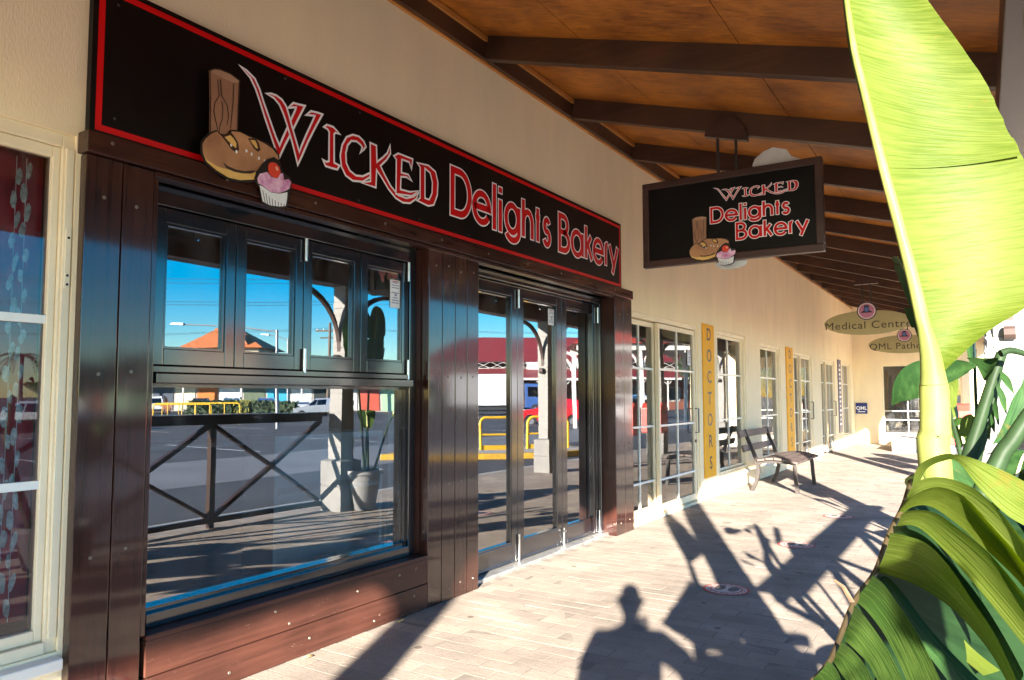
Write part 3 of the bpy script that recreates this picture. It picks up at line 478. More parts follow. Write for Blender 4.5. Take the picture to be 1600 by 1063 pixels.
def vboard(y0, y1, z0, z1, x0=-.02, x1=.05, zs=(.20,.86,1.55,2.34), m=None):
    b = obj('cladding_board', MB().box(x0,x1,y0,y1,z0,z1), m or timz, shop, bevel=.0035)
    if zs: screws(b, [((y0+y1)/2+random.uniform(-.01,.01), z+random.uniform(-.02,.02)) for z in zs], x1+.0003)
    return b
vboard(1.775,1.942,0.002,2.598,zs=(.80,1.62,2.42)); vboard(1.948,2.100,0.002,2.598,zs=(.80,1.62,2.42))
obj('edge_bead', MB().box(-.09,.044,2.104,2.128,.375,2.598), timz, shop, bevel=.002)
for a, b in ((4.25,4.405),(4.411,4.566),(4.572,4.722),(4.728,4.88)): vboard(a, b, .002, 2.598, zs=(.10,.86,1.66,2.47))
for a, b in ((7.46,7.69),(7.696,7.925)): vboard(a, b, .002, 2.598, x1=.07, zs=(.12,.95,1.72,2.42))
hd = obj('header_board', MB().box(-.02,.085,1.76,7.94,2.602,2.700), timh, shop, bevel=.004)
screws(hd, [(1.87+i*.62, 2.655+random.uniform(-.012,.012)) for i in range(10)], .0853)
obj('header_bead', MB().box(-.02,.062,2.10,7.46,2.575,2.5985), timh, shop, bevel=.003)
s1 = obj('sill_board', MB().box(-.02,.046,2.132,4.247,.176,.345), timy, shop, bevel=.003)
s2 = obj('sill_board', MB().box(-.02,.05,2.104,4.247,.004,.171), timy, shop, bevel=.003)
screws(s1, [(2.9,.30),(3.0,.21),(3.55,.27),(3.95,.29)], .0463); screws(s2, [(2.6,.06),(3.15,.09),(3.7,.05),(4.1,.12)], .0503)
obj('sill_cap', MB().box(-.10,.056,2.130,4.247,.348,.374), timy, shop, bevel=.004)
# reveals
obj('reveal_board', MB().box(-.24,-.022,4.235,4.26,.375,2.575), timx, shop); rb = obj('reveal_board', MB().box(-.24,-.022,7.47,7.50,.002,2.575), timx, shop)
obj('reveal_board', MB().box(-.24,-.022,4.862,4.885,.002,2.575), timx, shop)
# a deeper face to the right reveal, seen side on
obj('reveal_board', MB().box(-.021,.068,7.452,7.459,.002,2.575), timx, shop)
rs = MB()
for z in (.12, 1.05, 1.9, 2.45):
    rs.tube([(-.10,7.4695,z),(-.10,7.468,z)], .011, 8)
stuff(obj('screw_heads', rs, screw_m, shop))
# window: frame, transom, four folding sashes, fixed pane
XW = -.115
wf = MB().box(-.16,-.06,2.130,2.185,.376,2.574).box(-.16,-.06,4.165,4.233,.376,2.574).box(-.16,-.05,2.185,4.165,2.47,2.574).box(-.16,-.04,2.185,4.165,.376,.445)
obj('window_frame', wf, frame_m, shop, bevel=.004)
obj('transom', MB().box(-.16,-.02,2.186,4.164,1.565,1.62), frame_m, shop, bevel=.006); obj('transom_track', MB().box(-.15,-.045,2.186,4.164,1.622,1.655), frame_m, shop, bevel=.003)
yy = [2.187, 2.676, 3.168, 3.668, 4.162]
for i in range(4):
    s = glazed('folding_sash', yy[i]+.002, yy[i+1]-.002, 1.660, 2.466, -.095, (), (), frame_m, glass_b, .062, .075, .085, .05, parent=shop)
    g = .012; ib = MB(); a, b, c, d_ = yy[i]+.064, yy[i+1]-.064, 1.745, 2.391
    ib.box(-.094,-.078,a,a+g,c,d_).box(-.094,-.078,b-g,b,c,d_).box(-.094,-.078,a+g,b-g,c,c+g).box(-.094,-.078,a+g,b-g,d_-g,d_); obj('glazing_bead', ib, frame_m, s)
def hinge(y, z0, z1, x):
    h = MB().tube([(x,y,z0),(x,y,z1)], .011, 10); n = 4
    for k in range(1, n): h.tube([(x,y,z0+(z1-z0)*k/n-.002),(x,y,z0+(z1-z0)*k/n+.002)], .0125, 10)
    return obj('hinge', h, steel_m, shop, smooth=True)
for y, zs in ((3.168, ((2.33,2.47),(1.645,1.79))), (4.140, ((2.33,2.47),(1.62,1.76)))):
    for a, b in zs: hinge(y, a, b, -.052)
fp = obj('fixed_pane', MB().add([(XW,2.185,.445),(XW,4.165,.445),(XW,4.165,1.565),(XW,2.185,1.565)], [(0,1,2,3)]), glass_b, shop)
obj('glazing_bead', MB().box(-.113,-.085,2.186,2.200,.446,1.564).box(-.113,-.085,4.15,4.164,.446,1.564).box(-.113,-.07,2.2,4.15,.446,.468).box(-.113,-.095,2.2,4.15,1.548,1.564), frame_m, fp)
# doors
df = MB().box(-.22,-.09,4.886,4.93,.03,2.574).box(-.22,-.09,7.42,7.469,.03,2.574).box(-.22,-.07,4.93,7.42,2.505,2.574)
obj('door_frame', df, frame_m, shop, bevel=.004)
obj('door_threshold', MB().box(-.24,-.03,4.886,7.469,-.012,.028), mat('threshold_aluminium', (.45,.44,.42,1), .4, .15, 10, metal=.7), shop, bevel=.004)
yd = [4.935, 5.755, 6.60, 7.418]
for i in range(3):
    s = glazed('door_leaf', yd[i]+.002, yd[i+1]-.002, .036, 2.50, -.155, (), (), frame_m, glass_b, .098, .10, .165, .055, parent=shop)
    a, b, c, d_, g = yd[i]+.1, yd[i+1]-.1, .201, 2.40, .014
    obj('glazing_bead', MB().box(-.154,-.132,a,a+g,c,d_).box(-.154,-.132,b-g,b,c,d_).box(-.154,-.132,a+g,b-g,c,c+g).box(-.154,-.132,a+g,b-g,d_-g,d_), frame_m, s)
for y in (5.755, 7.41):
    hinge(y, 2.30, 2.47, -.112); hinge(y, .03, .27, -.112)
obj('door_bolt', MB().tube([(-.11,6.60,.03),(-.11,6.60,.20)], .008, 8).tube([(-.11,6.60,.17),(-.09,6.60,.17)], .012, 8), steel_m, shop)
# paper notices on the glass
paper = mat('notice_paper', (.72,.70,.68,1), .7, .03, 20); ink = mat('notice_ink', (.30,.28,.34,1), .8); pink = mat('notice_red_ink', (.55,.12,.12,1), .8)
def notice(label, x, y0, y1, z0, z1, group='paper notices stuck on the glass'):
    t = thing('notice', label, 'notice', group, (x, (y0+y1)/2, z0)); w, h = (y1-y0), (z1-z0)
    obj('sheet', MB().box(0,.0012,-w/2,w/2,0,h), paper, t)
    tx = MB()
    for k in range(9):
        if k in (3,5): continue
        ww = w*(.74 if k % 3 else .5); z = h*(.9-.09*k); tx.add([(.0018,-ww/2,z-.004*h/.2),(.0018,ww/2,z-.004*h/.2),(.0018,ww/2,z+.004*h/.2),(.0018,-ww/2,z+.004*h/.2)], [(0,1,2,3)])
    obj('print', tx, ink, t)
    obj('heading', MB().add([(.0019,-w*.35,h*.93),(.0019,w*.35,h*.93),(.0019,w*.35,h*.965),(.0019,-w*.35,h*.965)], [(0,1,2,3)]), pink, t)
    obj('logo', MB().add([(.0019,-w*.12,h*.42),(.0019,w*.2,h*.42),(.0019,w*.1,h*.56),(.0019,-w*.02,h*.56)], [(0,1,2,3)]), ink, t)
notice('white paper notice in the last folding sash of the bakery window', -.112+.02, 3.985, 4.09, 2.13, 2.33)
notice('white paper notice at the top of the middle folding door leaf', -.152, 6.37, 6.49, 2.20, 2.36)
notice('small white and red notice on the clinic sliding door', -.05, 10.17, 10.30, 1.93, 2.15)

# bakery interior
wcab = mat('white_cabinet', (.72,.74,.76,1), .4, .04, 3)
cab = thing('display_cabinet', 'white open display cabinet standing inside the bakery window', 'cabinet')
x0, x1, y0, y1 = -.46, -.20, 3.08, 4.04
obj('side_panel', MB().box(x0,x1,y0,y0+.03,.2,1.22), wcab, cab); obj('side_panel', MB().box(x0,x1,y1-.03,y1,.2,1.22), wcab, cab)
obj('cabinet_top', MB().box(x0,x1,y0,y1,1.222,1.26), wcab, cab)
for z in (.24,.56,.88): obj('shelf', MB().box(x0,x1,y0+.032,y1-.032,z,z+.025), wcab, cab)
obj('back_panel', MB().box(x0-.02,x0-.002,y0,y1,.2,1.22), wcab, cab); obj('cabinet_base', MB().box(x0+.02,x1-.02,y0+.02,y1-.02,.0,.198), wcab, cab)
obj('pilaster', MB().box(-.52,-.20,4.10,4.40,0,2.88), mat('interior_pale_paint', (.66,.68,.64,1), .6), bld); obj('skirting', MB().box(-.525,-.21,4.082,4.099,0,.62), wcab, bld)
shf = thing('window_shelf', 'pale low shelf running along the inside of the bakery window', 'shelf')
obj('shelf_board', MB().box(-.42,-.17,2.2,4.15,.40,.425), wcab, shf); obj('shelf_apron', MB().box(-.42,-.40,2.2,4.15,0,.399), wcab, shf)
cnt = thing('shop_counter', 'dark serving counter deep inside the bakery', 'counter')
obj('counter_front', MB().box(-3.6,-3.1,2.4,7.4,0,1.0), bak_m, cnt); obj('counter_top', MB().box(-3.7,-3.05,2.35,7.45,1.0,1.04), wcab, cnt)

# curtain and shell strings in the left window
cur_m = mat('maroon_curtain', (.42,.02,.035,1), .85, .3, 9)
mb = MB(); n = 60
for i in range(n+1):
    y = -1.5+3.20*i/n; x = -.16+.022*math.sin(i*1.15)+.01*math.sin(i*.4); mb.v += [(x,y,.52),(x,y,2.60)]
mb.f = [(2*i,2*i+2,2*i+3,2*i+1) for i in range(n)]
tag(obj('curtain', mb, cur_m, smooth=True), 'dark maroon curtain behind the left shop window', 'curtain')
shell_m = mat('capiz_shell', (.34,.26,.20,1), .35, .3, 30, var2='#d8cfc4'); cord_m = mat('pale_cord', (.6,.58,.55,1), .8)
for k, (y, lab) in enumerate(((1.592,'string of pale shells hanging nearest the cream window jamb'),(1.552,'second string of pale shells from the cream window jamb'))):
    t = thing('shell_string', lab, 'shell string', 'shell strings in the left window', (-.092, y, .55))
    obj('cord', MB().tube([(0,0,0),(0,.004,1.0),(0,0,2.0)], .0015, 5), cord_m, t)
    z = .06; q = 0
    while z < 1.97:
        a = random.uniform(0,6.28); w, h = random.uniform(.010,.016), random.uniform(.032,.048); tl = random.uniform(-.35,.35); sdy = (.010 if q % 2 else -.008)
        m6 = MB(); ring = [(w*math.cos(u)*(1+.25*math.sin(2*u)), h*math.sin(u)) for u in [6.28318*j/9 for j in range(9)]]
        for xx, sc in ((-.003,.8),(.0035,1),(.006,.45)):
            m6.v += [(xx+.01*math.cos(a)*py*2, sdy+sc*(px*math.cos(tl)-py*math.sin(tl)*.5), z+sc*(py*math.cos(tl)+px*math.sin(tl))) for px, py in ring]
        for i in range(2):
            for j in range(9): m6.f.append((i*9+j, i*9+(j+1)%9, (i+1)*9+(j+1)%9, (i+1)*9+j))
        m6.f += [tuple(range(9))[::-1], tuple(18+j for j in range(9))]
        obj('shell', m6, shell_m, t, smooth=True); z += random.uniform(.075,.11); q += 1

# ================================================================== LETTERS
def arc(cx, cy, rx_, ry_, a0, a1, n=18): return [(cx+rx_*math.cos(R(a0+(a1-a0)*i/n)), cy+ry_*math.sin(R(a0+(a1-a0)*i/n))) for i in range(n+1)]
XH = .70
# geometric sans strokes on a unit-wide, unit-cap-height cell: list of (polyline, closed)
FONT = {
 'D': [([(0,0),(0,1),(.42,1)]+arc(.42,.5,.58,.5,90,-90)+[(0,0)], True)],
 'e': [([(.02,.36),(1,.36)]+arc(.5,.35,.5,.35,2,325,26), False)],
 'l': [([(.5,0),(.5,1)], False)],
 'i': [([(.5,0),(.5,XH)], False), ([(.5,.86),(.5,.98)], False)],
 'g': [(arc(.46,.36,.46,.35,0,360,26), True), ([(.97,.70),(.97,.02)]+arc(.5,.02,.47,.22,0,-160,14), False)],
 'h': [([(0,0),(0,1)], False), ([(0,.38)]+arc(.5,.38,.5,.32,180,0,12)+[(1,0)], False)],
 't': [([(.5,0),(.5,.92)], False), ([(0,XH-.03),(1,XH-.03)], False)],
 's': [(arc(.5,.53,.40,.17,25,250,12)+arc(.5,.185,.46,.185,80,-160,14), False)],
 'B': [([(0,0),(0,1),(.40,1)]+arc(.40,.765,.45,.235,90,-90,12)+[(.30,.53)]+[(.42,.53)]+arc(.45,.265,.55,.265,90,-90,12)+[(0,0)], True), ([(0,.53),(.4,.53)], False)],
 'a': [(arc(.46,.35,.46,.35,0,360,26), True), ([(.96,0),(.96,.70)], False)],
 'k': [([(0,0),(0,1)], False), ([(.0,.30),(.85,.72)], False), ([(.30,.44),(1,0)], False)],
 'r': [([(.1,0),(.1,XH)], False), ([(.1,.42)]+arc(.6,.42,.5,.27,180,70,8), False)],
 'y': [([(0,XH),(.53,.06)], False), ([(1,XH),(.36,-.20)], False)],
}
def letter(ch, a0, a1, base, cap, sw, fn, parent, ow=.022, name='letter'):
    """red stroke letter with a white keyline, spanning a0..a1"""
    out, inn = MB(), MB(); w = a1-a0-sw
    for k, (pts, cl) in enumerate(FONT[ch]):
        q = [(a0+sw/2+px*w, base+sw/2+py*(cap-base-sw)) if ch not in 'li' else ((a0+a1)/2, base+py*(cap-base)) for px, py in pts]
        q = [v for i, v in enumerate(q) if i == 0 or abs(v[0]-q[i-1][0])+abs(v[1]-q[i-1][1]) > 1e-5]
        out.stroke(q, sw+ow, fn, cl, .0006+k*.0002); inn.stroke(q, sw, fn, cl, .0016+k*.0002)
        if not cl and ch not in 'e':      # close the keyline across the stroke ends
            for e, f in ((q[0], q[1]), (q[-1], q[-2])):
                d = Vector(e)-Vector(f); d = d.normalized()*ow*.5; out.stroke([tuple(Vector(e)-d*.2), tuple(Vector(e)+d)], sw+ow, fn, False, .00055+k*.0002)
    o = obj(name, inn, red_m, parent); obj('keyline', out, white_m, o); return o
def glyph(loops, fn, parent, lift, ow=.013):
    o = obj('letter', MB().poly(loops, lambda a, b, t: fn(a, b, lift+.0010)), red_m, parent)
    k = MB()
    for lp in loops: k.stroke(lp, ow, fn, True, lift+.0016)
    obj('keyline', k, white_m, o); return o

# ================================================================== FASCIA SIGN
fs = thing('fascia_sign', 'long black bakery sign with red border and red outlined lettering', 'sign')
obj('panel', MB().box(.002,.040,1.786,7.717,2.7015,3.442), signblk, fs, bevel=.002)
brd = MB(); XB = .0415
for a, b, c, d in ((1.81,7.69,3.385,3.415),(1.81,7.69,2.722,2.752),(1.81,1.84,2.752,3.385),(7.66,7.69,2.752,3.385)):
    brd.add([(XB,a,c),(XB,b,c),(XB,b,d),(XB,a,d)], [(0,1,2,3)])
obj('red_border', brd, red_m, fs)
fy = lambda a, b, t: (.0415+t, a, b)
for i, k in enumerate(('W1','W2','I','C','K','E','D')): glyph(DATA['glyph'][k], fy, fs, .0008*i)
for ch, a, b in (('D',4.51,4.79),('e',4.80,5.07),('l',5.085,5.155),('i',5.175,5.245),('g',5.275,5.54),('h',5.56,5.765),('t',5.78,5.90),('s',5.93,6.09),('B',6.235,6.475),('a',6.49,6.78),('k',6.80,6.985),('e',6.985,7.25),('r',7.27,7.385),('y',7.375,7.635)):
    letter(ch, a, b, 2.888, 3.272, .052, fy, fs)
screws(fs, [(1.9,2.80),(1.9,3.35)]+[(2.9+i*.62,3.36) for i in range(8)]+[(2.9+i*.62,2.775) for i in range(8)], .0405, mat('screw_black',(.05,.05,.05,1),.4), .007)
bread_m = mat('print_bread', (.34,.155,.075,1), .5, .15, 3, var2='#cc9a6a'); crust_m = mat('print_crust_light', (.72,.45,.13,1), .4, .1, 6); blk = mat('print_black', (.012,.009,.008,1), .35)
stump_m = mat('print_stump', (.34,.18,.10,1), .4, .12, 5); stopm = mat('print_stump_top', (.42,.25,.15,1), .4); line_m = mat('print_line', (.04,.02,.012,1), .4)
icing_m = mat('print_icing', (.72,.22,.52,1), .35, .2, 14, var2='#f4d8ea'); cherry_m = mat('print_cherry', (.70,.06,.03,1), .3); shine_m = mat('print_shine', (.85,.45,.35,1), .3); case_m = mat('print_case_white', (.76,.78,.80,1), .4)
def artwork(parent, mp, th):
    """cut-out bread, stump and cupcake; mp maps traced sign coordinates (y,z,depth) to 3D"""
    A = DATA['art']; L = lambda k, dep, m, par, nm, t=0.0: obj(nm, MB().poly([A[k]], (lambda a, b, tt: mp(a, b, dep+tt)), t), m, par)
    st = L('stump', 0, stump_m, parent, 'tree_stump', th*.5); L('stump_top', th*.5+.001, stopm, st, 'cut_face')
    for k in ('1','2','3','4'): L('stump_grain'+k, th*.5+.0015, line_m, st, 'grain_line')
    k = MB(); k.stroke(A['stump'], .008, lambda a, b, t: mp(a, b, t), True, th*.5+.002); obj('outline', k, line_m, st)
    br = L('bread_back', th*.55, blk, parent, 'bread_loaf', th*.5); z = th*1.05+.001
    L('bread', z, bread_m, br, 'crust'); L('bread_under', z+.0008, crust_m, br, 'pale_underside'); L('crease', z+.0016, line_m, br, 'crease')
    for s in ('1','2'): L('slash'+s+'b', z+.0008, line_m, br, 'slash_shadow'); L('slash'+s, z+.0016, crust_m, br, 'slash')
    cy_, cz_ = A['bread'][0]; sd = MB()
    for (fa, fb) in ((.35,.62),(.42,.50),(.55,.60),(.72,.52),(.8,.5),(.62,.56)):
        ys = [q[0] for q in A['bread']]; zs = [q[1] for q in A['bread']]; a = min(ys)+(max(ys)-min(ys))*fa; b = min(zs)+(max(zs)-min(zs))*fb
        sd.poly([[(a+.007*math.cos(u), b+.010*math.sin(u)) for u in [6.283*j/8 for j in range(8)]]], lambda p_, q_, t: mp(p_, q_, z+.0012))
    stuff(obj('seeds', sd, case_m, br))
    cu = L('cup_back', th*1.1+.003, blk, parent, 'cupcake', th*.5); z = th*1.6+.004
    cs = L('case', z, case_m, cu, 'paper_case'); L('icing', z+.0008, icing_m, cu, 'icing'); ch = L('cherry', z+.0016, cherry_m, cu, 'cherry'); L('cherry_shine', z+.0024, shine_m, ch, 'highlight_print')
    P = A['case']; pl = MB()
    for i in range(1, 9):
        t = i/9; a0 = P[0][0]+(P[4][0]-P[0][0])*t; a1 = P[9][0]+(P[6][0]-P[9][0])*t
        zt = P[0][1]-.055*math.sin(t*2.0)-.012; zb_ = P[9][1]+.002-.03*min(1,t*2.2)
        pl.stroke([(a0,zt),(a1,zb_)], .0045, lambda a, b, q: mp(a, b, z+.0006), False)
    obj('pleat_lines', pl, line_m, cs)
artwork(fs, lambda a, b, t: (.0875+t, a, b), .012)

# ================================================================== HANGING SIGN
hs = thing('hanging_sign', 'black framed bakery sign hanging from a rafter on two rods', 'sign')
HY = 6.46
frm = timber('sign_frame_timber', (.02,.008,.006,1), (.06,.022,.016,1), 0, .4)
H0, H1, H2, H3 = .812, 2.388, 2.684, 3.474
fm = MB().box(H0,H1,HY,HY+.075,H3-.062,H3).box(H0,H1,HY,HY+.075,H2,H2+.062).box(H0,H0+.062,HY,HY+.075,H2+.062,H3-.062).box(H1-.062,H1,HY,HY+.075,H2+.062,H3-.062)
obj('frame', fm, frm, hs, bevel=.006); obj('panel', MB().box(H0+.062,H1-.062,HY+.02,HY+.06,H2+.062,H3-.062), signblk, hs)
cp = DATA['hs']['cap']; obj('mounting_cap', MB().poly([[(q[0], q[1]) for q in cp]], lambda a, b, t: (a, 6.515-t, b), .07), frm, hs)
for x in (1.525, 1.685): obj('hanger_rod', MB().tube([(x,6.48,H3-.01),(x,6.48,3.84)], .013, 10), mat('rod_black', (.02,.02,.02,1), .45), hs)
cut_m = mat('cutout_back_white', (.60,.60,.58,1), .7)
obj('cutout_back', MB().poly([[(q[0], q[1]) for q in DATA['hs']['white']]], lambda a, b, t: (a, HY+.105-t, b), .012), cut_m, hs)
obj('cutout_back', MB().poly([[(1.60+.14*math.cos(u), 2.668+.05*math.sin(u)) for u in [6.283*j/20 for j in range(20)]]], lambda a, b, t: (a, HY+.105-t, b), .012), cut_m, hs)
hx = lambda a, b, t: (a, HY+.0195-t, b)
# WICKED reuses the traced capitals, fitted to the smaller board
GY0, GY1, GZ0, GZ1 = 2.558, 4.36, 2.88, 3.27
def hw(a, b, t): u = (a-GY0)/(GY1-GY0); return hx(1.468+u*.735, 3.215+(b-GZ0)/(GZ1-GZ0)*.115, t*.7)
for i, k in enumerate(('W1','W2','I','C','K','E','D')): glyph(DATA['glyph'][k], hw, hs, .0010*i, .013)
def line(word, x0, x1, base, cap, sw):
    WD = {'D':.28,'e':.27,'l':.07,'i':.07,'g':.27,'h':.205,'t':.12,'s':.16,'B':.24,'a':.29,'k':.185,'r':.115,'y':.26}
    tot = sum(WD[c] for c in word)+.02*(len(word)-1); x = x0; k = (x1-x0)/tot
    for c in word: letter(c, x, x+WD[c]*k, base, cap, sw, hx, hs, .012); x += (WD[c]+.02)*k
line('Delights', 1.446, 2.125, 3.026, 3.172, .0205); line('Bakery', 1.668, 2.272, 2.852, 3.008, .0205)
# same cut-outs, smaller
def hart(a, b, t): return (1.253+(a-2.314)*.72, HY+.004-t*.8, 2.634+(b-2.558)*.70)
artwork(hs, hart, .010)
# ================================================================== OTHER SIGNS
def text_part(name, s, size, matl, parent, fn, sx=1.0, spacing=1.0, offset=0.0, align='CENTER'):
    cu = bpy.data.curves.new('t', 'FONT'); cu.body = s; cu.size = size; cu.align_x = align; cu.align_y = 'CENTER'; cu.space_character = spacing; cu.offset = offset; cu.resolution_u = 3
    o = bpy.data.objects.new('t', cu); C.objects.link(o); bpy.context.view_layer.update()
    me = bpy.data.meshes.new_from_object(o.evaluated_get(bpy.context.evaluated_depsgraph_get()))
    mb = MB(); mb.v = [tuple(fn(v.co.x*sx, v.co.y, 0)) for v in me.vertices]; mb.f = [tuple(q.vertices) for q in me.polygons]
    bpy.data.objects.remove(o); bpy.data.curves.remove(cu); bpy.data.meshes.remove(me)
    o = obj(name, mb, matl, parent)
    return stuff(o) if len(s) > 1 else o
yel_m = mat('sign_yellow', (.80,.37,.002,1), .7, .06, 4); grey_ink = mat('sign_letter_grey', (.035,.033,.04,1), .5)
for y0, y1, z0, z1, lab in ((10.66,11.19,.31,2.56,'tall yellow board spelling DOCTORS beside the sliding doors'),(16.14,16.79,.32,2.52,'tall yellow board spelling DOCTORS behind the bench, further along')):
    t = thing('doctors_sign', lab, 'sign', 'tall yellow boards on the wall'); obj('board', MB().box(.003,.022,y0,y1,z0,z1), yel_m, t, bevel=.002)
    for i, ch in enumerate('DOCTORS'):
        zc = z1-.16-(z1-z0-.36)*i/6; text_part('letter', ch, .26, grey_ink, t, lambda a, b, q, zc=zc, yc=(y0+y1)/2: (.0245, yc+a, zc+b), 1.15, 1.0, .003)
pur_m = mat('sign_purple_grey', (.10,.085,.16,1), .45, .08, 4)
t = thing('clinic_sign', 'narrow purple grey vertical board near the far corner of the walkway', 'sign'); obj('board', MB().box(.003,.022,22.75,23.25,.45,2.52), pur_m, t)
for i in range(14):
    zc = 2.36-i*.128; w = .07+.04*((i*5) % 3)
    obj('mark', MB().add([(.0245,23.0-w,zc-.03),(.0245,23.0+w,zc-.03),(.0245,23.0+w,zc+.03),(.0245,23.0-w,zc+.03)], [(0,1,2,3)]), white_m, t)
oval_m = mat('oval_board', (.40,.35,.155,1), .55, .06, 3); inkb = mat('oval_ink', (.05,.03,.02,1), .6); pk = mat('badge_pink', (.50,.20,.30,1), .5); pw = mat('badge_ring', (.74,.60,.58,1), .5); nav = mat('badge_navy', (.03,.03,.06,1), .5); blu = mat('badge_blue', (.10,.17,.42,1), .5)
def oval_sign(label, text, xc, y, zc, a, b, ztop, tsize, sx):
    t = thing('oval_sign', label, 'sign', 'oval signs hanging under the verandah', (xc, y, zc)); el = lambda ra, rb, cx=0, cz=0, n=36: [(cx+ra*math.cos(6.28318*j/n), cz+rb*math.sin(6.28318*j/n)) for j in range(n)]
    F = lambda d: (lambda p_, q_, tt: (p_, -d-tt, q_))
    obj('board', MB().poly([el(a, b)], F(-.02), .04), oval_m, t)
    text_part('lettering', text, tsize, inkb, t, lambda p_, q_, tt: (p_, -.0215, q_-b*.22), sx, 1.08, 0.0)
    bz = b*.95; r_ = .155
    bd = obj('badge', MB().poly([el(r_+.018, r_+.018, 0, bz)], F(.021), .012), nav, t)
    obj('badge_ring', MB().poly([el(r_, r_, 0, bz)], F(.0345)), pw, bd); obj('badge_face', MB().poly([el(r_*.86, r_*.86, 0, bz)], F(.036)), pk, bd)
    obj('emblem', MB().poly([[(-.115,bz-.035),(.115,bz-.035),(.05,bz+.01),(.04,bz+.11),(-.04,bz+.11),(-.05,bz+.01)]], F(.0375)), nav, bd)
    obj('emblem_disc', MB().poly([el(.04,.045,0,bz+.03)], F(.039)), blu, bd)
    zt = ztop-zc
    for x in (-.075, .075): obj('hanger_rod', MB().tube([(x,-.0,bz-.05),(x,.0,zt)], .014, 8), MATS['rod_black'], t)
    obj('mounting_cap', MB().poly([[(.21*math.cos(R(q)), zt-.06+.15*math.sin(R(q))) for q in range(0,181,15)]], F(-.02), .07), frm, t)
    return t
oval_sign('nearer oval olive sign reading Medical Centre', 'Medical Centre', 1.62, 15.72, 2.90, .77, .235, 3.70, .205, 1.1)
oval_sign('farther oval olive sign reading QML Pathology', 'QML Pathology', 1.78, 21.9, 2.84, .86, .24, 3.66, .235, 1.05)
t = thing('clinic_plaque', 'small navy blue plaque on the cream end wall', 'sign'); obj('board', MB().box(.04,.37,25.86,25.898,.93,1.27), mat('plaque_navy', (.015,.025,.16,1), .4), t)
text_part('lettering', 'QML', .15, white_m, t, lambda a, b, q: (.205+a, 25.857, 1.10+b), 1.0, 1, .004); obj('underline_text', MB().add([(.10,25.857,.98),(.31,25.857,.98),(.31,25.857,1.005),(.10,25.857,1.005)], [(0,1,2,3)]), white_m, t)

# ================================================================== FLOOR STICKERS
stk_r = mat('sticker_red', (.50,.05,.045,1), .6, .25, 30); stk_w = mat('sticker_white', (.62,.54,.50,1), .6, .2, 20); stk_g = mat('sticker_grey', (.16,.14,.13,1), .7, .2, 20)
def sticker(x, y, r, label):
    t = thing('floor_sticker', label, 'sticker', 'round red floor stickers', (x, y, .0045)); cir = lambda rr, cx=0, cy=0, n=32, e=1: [(cx+rr*math.cos(6.28318*j/n), cy+e*rr*math.sin(6.28318*j/n)) for j in range(n)]
    F = lambda z: (lambda a, b, q: (a, b, z))
    obj('red_ring', MB().poly([cir(r), cir(r*.90)], F(0)), stk_r, t); obj('white_ring', MB().poly([cir(r*.90), cir(r*.70)], F(.0004)), stk_w, t); obj('inner_red_ring', MB().poly([cir(r*.70), cir(r*.64)], F(.0008)), stk_r, t)
    obj('face', MB().poly([cir(r*.64)], F(.0012)), stk_w, t)
    for s in (-1, 1): obj('footprint', MB().poly([cir(r*.23, s*r*.30, .02, 20, 1.9)], F(.0018)), stk_g, t)
    tx = MB()
    for q in range(20):
        u = 6.28318*q/20; tx.poly([[(.80*r*math.cos(u+a)+b*math.cos(u), .80*r*math.sin(u+a)+b*math.sin(u)) for a, b in ((-.05,-.007),(.05,-.007),(.05,.007),(-.05,.007))]], F(.0016))
    obj('ring_text', tx, stk_r, t)
sticker(1.70, 5.87, .175, 'nearest red ringed round sticker on the pavers'); sticker(1.80, 7.97, .18, 'second nearest red ringed round sticker on the pavers'); sticker(1.87, 10.1, .175, 'third red ringed round sticker, beyond the other two'); sticker(.62, 2.2, .17, 'red ringed round sticker close to the bakery window, seen mirrored in the door glass')

# ================================================================== BENCH
bench = thing('park_bench', 'weathered timber slat bench with curved steel legs against the clinic wall', 'bench', None, (.0, 0, 0))
bm = timber('bench_slat_timber', (.045,.032,.028,1), (.115,.085,.075,1), 1, .6); bred = timber('bench_slat_end', (.30,.09,.05,1), (.42,.15,.08,1), 1, .6); bl = mat('bench_leg_metal', (.030,.023,.020,1), .55, .2, 12, .1, 60)
Y0, Y1 = 11.72, 13.95
sx_ = [(.46,.495),(.59,.515),(.72,.515),(.85,.50),(.955,.475)]
for i, (x, z) in enumerate(sx_):
    n_ = (sx_[min(i+1,4)][0]-sx_[max(i-1,0)][0], sx_[min(i+1,4)][1]-sx_[max(i-1,0)][1]); a = math.atan2(n_[1], n_[0])
    s_ = MB().bar((x,Y0+.32,z),(x,Y1-.15,z), .115, .035, (-math.sin(a),0,math.cos(a))); obj('seat_slat', s_, bm, bench, bevel=.004)
for (x, z) in ((.275,.68),(.215,.90)):
    obj('back_slat', MB().bar((x,Y0,z),(x,Y1-.1,z), .035, .105, (-.28,0,.96)), bm, bench, bevel=.004)
